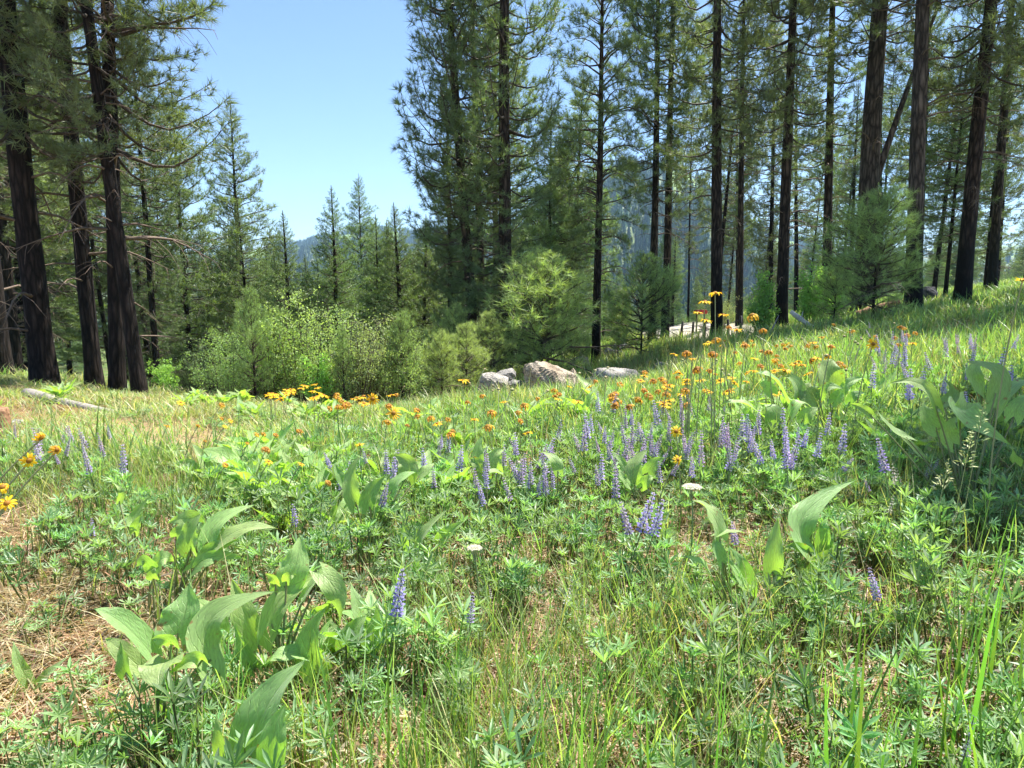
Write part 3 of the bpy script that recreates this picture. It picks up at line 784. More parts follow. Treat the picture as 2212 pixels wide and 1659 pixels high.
stand(13, -150, 400, 26, 42, 15, 19, ['pole0', 'pole1', 'mature1', 'low1'], 'pine deep in the dim forest behind the dark trunks of the left grove', 'pines behind the left grove')
stand(11, 330, 560, 32, 48, 9, 12, ['pole1', 'pole0'], 'green pine below the skyline behind the left end of the thicket', 'pines behind the thicket, left end')
stand(34, 540, 930, 46, 72, 11, 14, ['pole0', 'pole1', 'pole2'], 'slender pine of the stand that lines the valley skyline behind the thicket', 'skyline pines behind the thicket')
stand(26, 540, 940, 26, 42, 7.5, 10.2, ['pole1', 'pole0'], 'short pine of the lower rank standing right behind the willow thicket', 'lower pines behind the thicket')
stand(15, 880, 1240, 32, 60, 9, 14, ['pole0', 'pole1'], 'pine glimpsed through the trunks of the central group', 'pines behind the central group')
stand(8, 1220, 1480, 46, 70, 6, 8, ['pole0', 'pole1', 'pole2'], 'small distant pine standing below the hazy mountain', 'distant pines below the mountain')
stand(12, 1480, 1900, 32, 58, 12, 18, ['full1', 'tall1', 'pole2', 'mature0'], 'pine in the woods behind the yellow flowers and leafy shrubs', 'pines behind the leafy shrubs')
stand(12, 1880, 2400, 28, 48, 12, 17, ['full1', 'tall0', 'mature2', 'pole2'], 'pine in the woods behind the crest of the green slope', 'pines behind the green slope')

# ------------------------------------------------------------------ far forest on the slopes (one mass)
def cone_tree(h, r, n=6, tiers=4, col=(.06, .095, .045)):
    mb = MB()
    for k in range(tiers):
        z0 = h * (.12 + .80 * k / tiers); z1 = h * (.12 + .80 * (k + 1.5) / tiers)
        rr = r * (1 - k / tiers) ** .8
        th = np.linspace(0, 6.283, n, endpoint=False) + k
        ring = np.stack([np.cos(th) * rr * rng.uniform(.6, 1.2, n), np.sin(th) * rr * rng.uniform(.6, 1.2, n), z0 + rng.uniform(-.04, .04, n) * h], -1)
        v = np.concatenate([ring, [[0, 0, min(z1, h)]]])
        j = np.arange(n)
        mb.add(v, np.stack([j, (j + 1) % n, np.full(n, n)], -1), np.array(col) * rng.uniform(.7, 1.4))
    return mb.mesh('far_conifer', [M_needle])

def far_forest():
    n = 60000
    c = np.concatenate([rng.uniform(540, 1760, n), rng.uniform(-500, 2700, 9000)])
    r = np.concatenate([rng.uniform(0, 1, n) ** .8, rng.uniform(0, 1, 9000) ** .8]) * 2700 + 360
    z, t = far_z(c, r)
    keep = (meadow_mask(c, t) < .4) & (rng.random(len(c)) < .45 + .55 * smooth(.35, .6, fbm(c / 20, r / 90, 5, 3))) & (t < 1.06) & (z > -60)
    c, r, z = c[keep], r[keep], z[keep]
    u = (c - 1106) / FPX; Y = r / np.sqrt(1 + u * u)
    m = len(c)
    s = rng.uniform(.6, 1.25, m)
    tag(scatter('distant_forest', [cone_tree(20, 4.2), cone_tree(22, 3.2), cone_tree(17, 4.6, col=(.085, .13, .05))],
                np.stack([Y * u, Y, z - .5], -1), np.stack([0 * s, 0 * s, rng.uniform(0, 6, m)], -1), np.stack([s, s, s], -1), rng.integers(0, 3, m)),
        'dark blue-green conifer forest covering the hazy mountain')
    # nearer wooded valley floor
    n = 2600
    x = rng.uniform(-330, 330, n); y = rng.uniform(85, 400, n)
    z = gz(x, y)
    px, py = proj(x, y, z)
    k = (px > -400) & (px < 2700)
    x, y, z = x[k], y[k], z[k]; m = len(x); s = rng.uniform(.55, 1.0, m)
    protos = [CR['pole0'][0], CR['pole1'][0], CR['pole2'][0]]
    tag(scatter('valley_forest', protos, np.stack([x, y, z - 1.2], -1), np.stack([0 * s, 0 * s, rng.uniform(0, 6, m)], -1), np.stack([s, s, s], -1), rng.integers(0, 3, m)),
        'continuous pine forest filling the valley below the meadow')
far_forest()

# ------------------------------------------------------------------ shrubs
def shrub_meshes(name, H, W, nst, nleaf, lsize, col, var=.25, tall=1.0):
    wood = MB(); leaves = MB()
    P0, D0 = [], []
    for k in range(nst):
        a = rng.uniform(0, 6.28); rr = W * rng.uniform(.1, 1.0)
        h = H * rng.uniform(.42, 1.1)
        s = np.linspace(0, 1, 7)
        base = np.array([math.cos(a) * rr * .35, math.sin(a) * rr * .35, 0])
        tip = np.array([math.cos(a) * rr, math.sin(a) * rr, h])
        pts = base + (tip - base) * s[:, None] + np.cumsum(rng.normal(0, .03, (7, 3)), 0) * np.array([1, 1, .2])
        tube(wood, pts, np.linspace(.012, .003, 7) * (H / 2.2), 4, (1, 1, 1), 0, False)
        for q in range(9):
            f = rng.uniform(.25, 1)
            p = np.array([np.interp(f, s, pts[:, i]) for i in range(3)])
            dv = norm(np.array([rng.normal(), rng.normal(), rng.uniform(.1, 1.2)])) * rng.uniform(.15, .45) * H / 2.2
            tube(wood, [p, p + dv * .5 + [0, 0, .01], p + dv], [.004, .003, .0015], 3, (1, 1, 1), 0, False)
            P0.append(p + dv * .3); P0.append(p + dv * .65); P0.append(p + dv)
        P0.append(pts[-1]); P0.append(pts[-2])
    P0 = np.array(P0)
    cen = P0[rng.integers(0, len(P0), nleaf)] + rng.normal(0, .055 * H / 2.2, (nleaf, 3))
    cen[:, 2] = np.maximum(cen[:, 2], .05)
    d = norm(rng.normal(0, 1, (nleaf, 3)) + [0, 0, .3]); s2 = norm(np.cross(d, rng.normal(0, 1, (nleaf, 3))))
    L = lsize * rng.uniform(.6, 1.3, (nleaf, 1))
    w = L * .32
    nn = np.cross(d, s2) * L * .12
    v = np.stack([cen, cen + d * L * .5 + s2 * w + nn, cen + d * L, cen + d * L * .5 - s2 * w + nn], 1)
    t = np.arange(nleaf)[:, None] * 4 + np.array([[0, 1, 2, 0, 2, 3]])
    c = np.array(col) * rng.uniform(1 - var, 1 + var, (nleaf, 1, 1)) * np.ones((1, 4, 1))
    leaves.add(v.reshape(-1, 3), t.reshape(-1, 3), c.reshape(-1, 3))
    return wood.mesh('stems', [M_twig]), leaves.mesh('foliage', [M_shrub])

SH = {'willow0': shrub_meshes('w', 2.3, 1.0, 30, 5600, .050, (.33, .46, .19)),
      'willow1': shrub_meshes('w', 2.2, .9, 26, 5000, .046, (.32, .44, .19)),
      'grey': shrub_meshes('g', 2.0, .9, 36, 4200, .040, (.33, .41, .21)),
      'leafy0': shrub_meshes('l', 2.0, .7, 14, 3800, .085, (.32, .52, .16)),
      'leafy1': shrub_meshes('l', 2.0, .9, 14, 3400, .08, (.32, .48, .14))}

def on_ground(px, Y):
    x = (px - 1106) / FPX * Y
    for _ in range(4):
        z = gz1(x, Y)
        f = Y * CP - (z - CAMZ) * SP
        x = (px - 1106) / FPX * f
    return np.array([x, Y, gz1(x, Y)])

def shrub(px, Y, H, kind, label, w=1.0, cat='bush', group=None):
    H *= .97
    if 13.6 < Y < 16: Y -= 1.4
    p = on_ground(px, Y)
    root = empty('shrub', tuple(p - [0, 0, .03]), (0, 0, random.random() * 6))
    tag(root, label, cat, group)
    s = H / (2.3 if kind == 'willow0' else 2.2 if kind == 'willow1' else 2.0)
    a, b = SH[kind]
    o = link('stem', a, root, None, None, (s * w, s * w, s)); o['kind'] = 'stuff'
    o = link('foliage', b, root, None, None, (s * w, s * w, s)); o['kind'] = 'stuff'
    return root
shrub(655, 14.5, 2.15, 'willow0', 'tallest yellow-green willow bush near the middle of the thicket', 1.0)
shrub(720, 15.2, 2.05, 'willow1', 'yellow-green willow bush just right of the tallest one', 1.0)
shrub(770, 14.4, 1.85, 'grey', 'greyer fine-twigged bush right of centre in the thicket', 1.1)
shrub(815, 15.0, 1.8, 'grey', 'pale twiggy bush toward the right end of the thicket', 1.0)
shrub(868, 14.6, 1.55, 'willow1', 'low willow bush ending the thicket beside the slim sapling', .9)
shrub(590, 14.8, 1.75, 'willow1', 'willow bush left of the tallest one in the thicket', 1.1)
shrub(540, 15.2, 1.5, 'willow0', 'lower willow bush near the left end of the thicket', 1.1)
shrub(485, 14.2, 1.4, 'willow1', 'olive bush under the dead boughs at the left end of the thicket', 1.1)
shrub(430, 15.8, 1.2, 'grey', 'dull bush just right of the leaning trunk of the left grove', 1.2)
shrub(690, 12.8, 1.05, 'leafy0', 'small bright bush at the front of the thicket, behind the yellow flower patch', 1.0)
shrub(630, 13.4, .95, 'willow0', 'knee-high bush in front of the tallest willow', 1.2)
shrub(905, 16.5, 1.3, 'grey', 'dusky bush between the thicket and the central pines', 1.1)
shrub(370, 17.5, 1.0, 'leafy1', 'low leafy bush in the gap beside the leaning trunk', 1.1)
shrub(1640, 17.5, 1.65, 'leafy0', 'bright leafy shrub between two dark trunks behind the yellow flowers', .85)
shrub(1745, 18.5, 1.75, 'leafy1', 'looser leafy shrub right of the branchy dark trunk', 1.0)
shrub(1810, 19.5, 1.3, 'leafy1', 'low leafy shrub between the bleached branch and the young pine', 1.0)
shrub(1780, 23, 1.7, 'leafy0', 'leafy shrub in the shade behind the bleached branch', 1.0)
shrub(1560, 30, 1.5, 'grey', 'bush behind the pale rock shelf, seen past the tall straight trunk', 1.0)
shrub(1270, 26, 1.1, 'willow1', 'small bush behind the foot of the lone black-stemmed pine', 1.2)

# ------------------------------------------------------------------ rocks and dead wood
def rock_mesh(w, d, h, seed, mat, rough=.16, cut=4, flat=0):
    """boulder: subdivided ball cut by random planes, roughened"""
    r_ = np.random.default_rng(seed)
    n, m = 72, 40
    th = np.linspace(0, 2 * math.pi, n, endpoint=False); ph = np.linspace(-math.pi / 2, math.pi / 2, m)
    T, PH = np.meshgrid(th, ph)
    v = np.stack([np.cos(PH) * np.cos(T), np.cos(PH) * np.sin(T), np.sin(PH)], -1).reshape(-1, 3)
    v0 = v.copy()
    for _ in range(cut * 3):
        nn = norm(r_.normal(0, 1, 3) + [0, 0, .2]); dd = r_.uniform(.42, .8)
        s = v @ nn
        v = v - np.maximum(s - dd, 0)[:, None] * nn * .93
    def n3(p, sc, sd): return (fbm(p[:, 0] * sc + p[:, 2] * sc * .7, p[:, 1] * sc - p[:, 2] * sc * .6, sd, 4) - .5)
    v = v * (1 + rough * n3(v0 + 5, 2.3, seed)[:, None] * 2 + .10 * n3(v0 + 3, 9, seed + 4)[:, None])
    v = v * np.array([w / 2, d / 2, h / 2]) / np.array([.85, .85, .85])
    v[:, 2] += h * .5 - h * .12
    i = np.arange(m - 1)[:, None] * n; j = np.arange(n)[None]; k = (j + 1) % n
    q = np.stack([i + j, i + k, i + n + k, i + n + j], -1).reshape(-1, 4)
    mb = MB(); mb.add(v, np.concatenate([q[:, [0, 1, 2]], q[:, [0, 2, 3]]]), (1, 1, 1), 0, None, False)
    return mb.mesh('rock', [mat])

def rock(px, Y, wpx, hpx, seed, mat, label, rot=0, sink=0, tilt=0, dfac=.8, cat='rock', name='boulder'):
    p = on_ground(px, Y)
    w = dpx(wpx, Y); h = dpx(hpx, Y)
    o = link(name, rock_mesh(w * 1.02, w * dfac * 1.05, h * 1.2, seed, mat), None, tuple(p - [0, 0, sink]), (0, R(tilt), rot))
    tag(o, label, cat)
    return o
rock(1192, 13.2, 122, 76, 3, M_rock_tan, 'largest boulder, tan on top with a sloping grey left face', .3, 0)
rock(1088, 14.2, 66, 66, 8, M_rock_grey, 'peaked grey boulder standing behind the rounded pale one', .9, .0, -14)
rock(1060, 12.9, 92, 52, 5, M_rock_pale, 'rounded pale grey boulder at the front of the boulder cluster', .1, .02)
rock(1122, 13.2, 62, 36, 12, M_rock_grey, 'smooth low grey boulder between the pale one and the largest one', .4, 0)
rock(1236, 14.0, 50, 46, 21, M_rock_tan, 'brown boulder leaning on the right side of the largest one', 1, 0)
rock(1340, 13.0, 116, 42, 14, M_rock_pale, 'long low whitish boulder right of the largest one', .05, .02, 0, .5)
rock(1285, 14.0, 42, 26, 15, M_rock_pale, 'small whitish rock touching the left end of the long low boulder', .4)
rock(1424, 14.6, 36, 20, 16, M_rock_pale, 'small pale rock right of the long low boulder', .8)
rock(1012, 12.6, 44, 14, 17, M_rock_tan, 'flat tan stone left of the front pale boulder', .2)
rock(1190, 12.0, 50, 16, 18, M_rock_pale, 'flat pale stone in the grass below the largest boulder', .2)
rock(1110, 3.9, 44, 44, 19, M_rock_pale, 'pointed pale stone among the purple lupines', .7, .02, 18, .6)
for k, (px, Y, w, h, sd) in enumerate([(1312, 26, 36, 20, 31), (1345, 27, 44, 20, 32), (1328, 24.5, 50, 16, 33), (1375, 27.5, 34, 13, 34)]):
    rock(px, Y, w, h, sd, M_rock_pale, ['first pale block of the outcrop right of the lone black-stemmed pine', 'highest pale block of that outcrop beside the lone pine', 'broad front slab of the pale outcrop beside the lone pine', 'right-hand end block of the pale outcrop beside the lone pine'][k], k)
rock(1440, 34, 110, 12, 35, M_rock_pale, 'long pale rock shelf seen behind the pair of dark trunks', 0, 0, 0, .6, name='rock_shelf')
rock(1540, 33, 70, 11, 36, M_rock_pale, 'pale rock shelf behind the tall straight trunk', 0, 0, 0, .6, name='rock_shelf')
rock(1680, 25, 60, 12, 37, M_rock_tan, 'low tan rocks at the foot of the bleached branch', 0, 0, 0, .5)
rock(2003, 21.0, 62, 42, 38, M_rock_dark, 'dark rounded boulder on the crest beside the grey-brown trunk', .3, .0, 0, .7)
rock(1927, 17.2, 22, 13, 39, M_rock_pale, 'little pale stone at the right end of the orange log', .5)
rock(1255, 20.5, 60, 30, 41, M_rock_grey, 'grey boulder in the shade left of the lone black-stemmed pine', .5)
rock(15, 6.5, 50, 12, 43, M_rock_grey, 'flat grey stone in the grass near the left edge', .5)
rock(190, 5.4, 34, 8, 44, M_rock_pale, 'small whitish stone between lupines on the left', .5)
rock(1985, 12, 20, 10, 45, M_rock_pale, 'small stone on the green slope below the dark boulder', .5)

def log(pa, pb, ra, rb, mat, label, cat='log', name='fallen_log', bend=.03, sides=9, twigs=0):
    pa, pb = np.array(pa), np.array(pb)
    L = np.linalg.norm(pb - pa)
    s = np.linspace(0, 1, 12)
    pts = pa + (pb - pa) * s[:, None] + np.cumsum(rng.normal(0, bend * L / 12, (12, 3)), 0)
    mb = MB()
    cen = pts.mean(0)
    tube(mb, pts - cen, ra + (rb - ra) * s, sides, (1, 1, 1), 0, True, True, .18)
    for _ in range(twigs):
        k = rng.integers(2, 10); q = pts[k] - cen
        dv = norm(rng.normal(0, 1, 3) + [0, 0, .6]) * L * rng.uniform(.1, .3)
        tube(mb, [q, q + dv * .5, q + dv + [0, 0, .03]], [ra * .35, ra * .25, ra * .1], 5, (1, 1, 1), 0, True, True)
    o = link(name, mb.mesh(name, [mat]), None, tuple(cen)); tag(o, label, cat)
    return o
def G(px, Y, dz=0):
    p = on_ground(px, Y); p[2] += dz; return p
log(G(1690, 15.5, .10), G(1490, 13.5, .06), .07, .045, M_wood_grey, 'grey fallen log lying along the top edge of the yellow flowers', twigs=2)
log(P(1708, 672, 16.0), G(1758, 15.8, .12), .05, .055, M_wood_pale, 'bleached white branch propped up beside the leafy shrub', 'branch', 'dead_branch', .05, 8, 4)
log(G(1620, 16.2, .06), G(1655, 15.8, .1), .03, .02, M_wood_pale, 'short bleached stick lying under the leafy shrub', 'branch', 'dead_branch', .05, 7, 1)
log(G(1852, 18.0, .13), G(1946, 17.5, .13), .16, .15, M_wood_red, 'thick orange-brown rotten log on the crest behind the young pine', 'log', 'rotten_log', .02, 12)
log(G(60, 9.6, .03), G(250, 7.6, .0), .09, .05, M_wood_grey, 'long grey weathered log sunk in the grass of the left meadow', twigs=0)
log(G(352, 4.05, .04), G(432, 4.0, .04), .035, .02, M_wood_char, 'short charred chunk of wood on the bare brown patch', 'log', 'charred_log', .05, 8, 3)
log(G(160, 5.0, .02), G(210, 5.0, .03), .02, .012, M_wood_grey, 'short grey stick lying on the brown litter at left', 'stick', 'dead_stick', .05, 6, 2)
def stump():
    p = on_ground(2, 5.6)
    mb = MB()
    z = np.array([-.1, 0, .05, .12, .2, .235, .24])
    tube(mb, np.stack([0 * z, 0 * z, z], -1), [.11, .1, .088, .08, .075, .072, .05], 12, (1, 1, 1), 0, True, True, .15)
    tag(link('stump', mb.mesh('stump', [M_wood_red]), None, tuple(p)), 'small brown stump cut by the left edge of the picture', 'stump')
stump()
# short rail fence with a red box far behind the tall straight trunk
def fence():
    a = on_ground(1470, 26); b = on_ground(1600, 25)
    root = empty('fence', tuple(a)); tag(root, 'low dark post-and-wire fence in front of the pale rock shelf', 'fence')
    pm = MB(); tube(pm, [[0, 0, -.1], [0, 0, .3], [.01, 0, .72]], [.055, .05, .045], 8, (1, 1, 1), 0, True, True, .1)
    pme = pm.mesh('post', [M_wood_char])
    n = 6
    for k in range(n):
        p = a + (b - a) * k / (n - 1); p[2] = gz1(p[0], p[1])
        link('post', pme, root, tuple(p - a), (rng.normal(0, .03), rng.normal(0, .05), k))
    for h in (.32, .56):
        mb = MB(); tube(mb, np.array([[*(p := a + (b - a) * s)[:2], gz1(p[0], p[1]) + h + .02 * math.sin(s * 15)] for s in np.linspace(0, 1, 12)]) - a, .008, 4)
        link('wire', mb.mesh('wire', [M_wood_char]), root)
fence()
def redbox():
    p = on_ground(1512, 27.5)
    import bmesh
    bm = bmesh.new(); bmesh.ops.create_cube(bm, size=1)
    bmesh.ops.scale(bm, vec=(.46, .3, .16), verts=bm.verts); bmesh.ops.bevel(bm, geom=bm.edges[:], offset=.03, segments=2, affect='EDGES')
    me = bpy.data.meshes.new('lid'); bm.to_mesh(me); bm.free(); me.materials.append(M_red)
    a = me.attributes.new('col', 'FLOAT_COLOR', 'POINT'); a.data.foreach_set('color', [1.0] * 4 * len(me.vertices))
    root = empty('box', (p[0], p[1], p[2]), (0, 0, .2)); tag(root, 'small red-topped box on posts behind the low dark fence', 'box')
    link('lid', me, root, (0, 0, .86))
    for sx in (-.16, .16):
        mb = MB(); tube(mb, [[sx, 0, -.1], [sx, 0, .8]], .035, 7, (1, 1, 1), 0, True, True); link('post', mb.mesh('post', [M_wood_char]), root)
redbox()

# ------------------------------------------------------------------ ground cover prototypes (grass, lupine leaves, litter)
def blade(mb, base, yaw, H, w, bend, col, seg=4, twist=0):
    s = np.linspace(0, 1, seg + 1)
    dx, dy = math.cos(yaw), math.sin(yaw)
    out = bend * H * s ** 1.8
    p = np.stack([base[0] + dx * out, base[1] + dy * out, H * s * (1 - .25 * bend * s)], -1)
    a = yaw + math.pi / 2 + twist * s
    ww = w / 2 * np.clip(1.05 - s ** 2.2, 0.03, 1)
    sd = np.stack([np.cos(a), np.sin(a), 0 * s], -1) * ww[:, None]
    v = np.stack([p - sd, p + sd], 1).reshape(-1, 3)
    i = np.arange(seg)[:, None] * 2
    t = np.concatenate([i + [[0, 1, 3]], i + [[0, 3, 2]]])
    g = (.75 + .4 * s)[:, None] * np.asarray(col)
    mb.add(v, t, np.repeat(g, 2, 0))

def grass_tuft(n, h0, h1, w, cols, spread, bend=(.1, .7)):
    mb = MB()
    for _ in range(n):
        c = np.array(cols[rng.integers(len(cols))]) * rng.uniform(.75, 1.25)
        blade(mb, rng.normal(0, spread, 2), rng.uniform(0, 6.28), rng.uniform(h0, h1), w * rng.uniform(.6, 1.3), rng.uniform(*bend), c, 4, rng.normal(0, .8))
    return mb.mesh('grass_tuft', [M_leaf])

GR = [(.23, .36, .11), (.28, .39, .14), (.21, .35, .12), (.36, .42, .18)]
GY = [(.36, .37, .16), (.28, .34, .13), (.48, .42, .24), (.22, .30, .11)]
GD = [(.52, .43, .26), (.42, .33, .19), (.60, .52, .35)]

def leaflet(mb, o, d, up, L, w, col):
    """one folded lupine leaflet"""
    d = norm(d); s = norm(np.cross(d, up)); n_ = np.cross(s, d)
    pts = [o, o + d * L * .35 + s * w * .38 + n_ * w * .28, o + d * L * .7 + s * w * .5 + n_ * w * .22, o + d * L + n_ * w * .1,
           o + d * L * .7 - s * w * .5 + n_ * w * .22, o + d * L * .35 - s * w * .38 + n_ * w * .28, o + d * L * .5]
    mb.add(pts, [[0, 1, 6], [1, 2, 6], [2, 3, 6], [3, 4, 6], [4, 5, 6], [5, 0, 6]], col)

def palm_leaf(mb, o, ax, L, col, nl=None, cup=.75):
    ax = norm(ax)
    a = norm(np.cross(ax, [.3, .2, 1])); b = np.cross(ax, a)
    nl = nl or rng.integers(6, 9)
    for k in range(nl):
        th = 6.283 * (k + rng.normal(0, .06)) / nl
        d = (a * math.cos(th) + b * math.sin(th)) * cup + ax * (1 - cup * .6)
        leaflet(mb, o, d, ax, L * rng.uniform(.8, 1.1), L * .165, np.array(col) * rng.uniform(.85, 1.15))

LUP = [(.23, .355, .175), (.31, .41, .26), (.21, .35, .14)]
def lupine_foliage_mb(nst, H, L, spread):
    mb = MB()
    for _ in range(nst):
        a = rng.uniform(0, 6.28); r = spread * math.sqrt(rng.random())
        h = H * rng.uniform(.45, 1.05)
        top = np.array([math.cos(a) * r, math.sin(a) * r, h])
        b = np.array([top[0] * .3, top[1] * .3, 0])
        c = LUP[rng.integers(3)]
        mid = (b + top) / 2 + [top[0] * .1, top[1] * .1, 0]
        tube(mb, [b, mid, top], [.0022, .002, .0013], 3, (.16, .20, .08), 0, False)
        palm_leaf(mb, top, np.array([top[0] * 1.5, top[1] * 1.5, .6 * H + .05]) + rng.normal(0, .06, 3), L * rng.uniform(.7, 1.15), c, cup=rng.uniform(.5, .95))
        if rng.random() < .6:
            k = b + (top - b) * rng.uniform(.5, .8)
            e = k + np.array([rng.normal(0, .03), rng.normal(0, .03), .02])
            palm_leaf(mb, e, rng.normal(0, .5, 3) + [0, 0, .8], L * .7, c)
    return mb
def lupine_foliage(*a): return lupine_foliage_mb(*a).mesh('lupine_foliage', [M_leaf])

def litter(n, R_, wide=.0016):
    mb = MB()
    for q_ in range(n):
        p = rng.normal(0, R_ * .5, 2); a = rng.uniform(0, 6.28); L = rng.uniform(.05, .17)
        z = rng.uniform(.002, .018); dz = rng.normal(0, .006)
        d = np.array([math.cos(a), math.sin(a), dz / L]); s = np.array([-d[1], d[0], 0]) * wide * (rng.uniform(.6, 1.4) if q_ % 9 else 2.6)
        o = np.array([*p, z]); m_ = o + d * L * .5 + [0, 0, .004 + rng.normal(0, .004)]; e = o + d * L + s * rng.normal(0, 5)
        c = np.array([(.55, .41, .26), (.42, .27, .16), (.66, .55, .40), (.33, .20, .12)][rng.integers(4)]) * rng.uniform(.6, 1.15) * (1 if q_ % 9 else .4)
        mb.add([o - s, o + s, m_ - s, m_ + s, e - s, e + s], [[0, 1, 3], [0, 3, 2], [2, 3, 5], [2, 5, 4]], c)
    return mb.mesh('litter', [M_leaf])

def herb(n, H, col):
    """little feathery yarrow-like shoots"""
    mb = MB()
    for _ in range(n):
        b = np.array([*rng.normal(0, .03, 2), 0]); d = norm(rng.normal(0, .35, 3) + [0, 0, 1]); L = H * rng.uniform(.6, 1.1)
        tube(mb, [b, b + d * L * .5, b + d * L], [.0018, .0014, .0008], 3, col, 0, False)
        K = 22
        f = np.linspace(.15, 1, K)
        for i in range(K):
            a = i * 2.4; sd = norm(np.cross(d, [math.cos(a), math.sin(a), .1]))
            q = b + d * L * f[i]; l = L * .16 * (1.1 - f[i] * .6)
            e = q + (sd + d * .6) * l; w_ = np.cross(d, sd) * l * .16
            mb.add([q - w_, q + w_, e], [[0, 1, 2]], np.array(col) * rng.uniform(.8, 1.2))
    return mb.mesh('herb', [M_leaf])

def clover(n, R_):
    mb = MB()
    for _ in range(n):
        p = np.array([*rng.normal(0, R_, 2), rng.uniform(.02, .07)]); L = rng.uniform(.012, .026)
        palm_leaf(mb, p, rng.normal(0, .3, 3) + [0, 0, 1], L, (.10, .20, .05), 4, .95)
    return mb.mesh('clover', [M_leaf])

PR = {}
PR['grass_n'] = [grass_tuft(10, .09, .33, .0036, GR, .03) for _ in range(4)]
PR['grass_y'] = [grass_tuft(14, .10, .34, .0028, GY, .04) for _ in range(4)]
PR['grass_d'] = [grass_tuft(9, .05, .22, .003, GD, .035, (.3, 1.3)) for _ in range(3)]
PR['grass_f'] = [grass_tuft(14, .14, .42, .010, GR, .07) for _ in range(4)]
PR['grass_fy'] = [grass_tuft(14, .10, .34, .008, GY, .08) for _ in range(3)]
PR['lup'] = [lupine_foliage([7, 5, 9, 6, 4, 7, 8, 5][q], [.16, .22, .12, .18, .25, .14, .19, .10][q], [.040, .046, .034, .05, .042, .032, .038, .03][q], [.06, .04, .08, .07, .03, .09, .05, .05][q]) for q in range(8)]
PR['lupf'] = [lupine_foliage(9, .16, .055, .11) for _ in range(4)]
PR['litter'] = [litter(40, .12) for _ in range(4)]
PR['herb'] = [herb(4, .13, (.15, .25, .06)) for _ in range(3)]
PR['clover'] = [clover(9, .03) for _ in range(2)]
ORDER = []; PRI = {}
for k_ in PR:
    PRI[k_] = (len(ORDER), len(PR[k_])); ORDER += PR[k_]

def ell(px, py, cx, cyy, rx, ry, a=1.0, b=.5):
    return smooth(a, b, np.hypot((px - cx) / rx, (py - cyy) / ry))

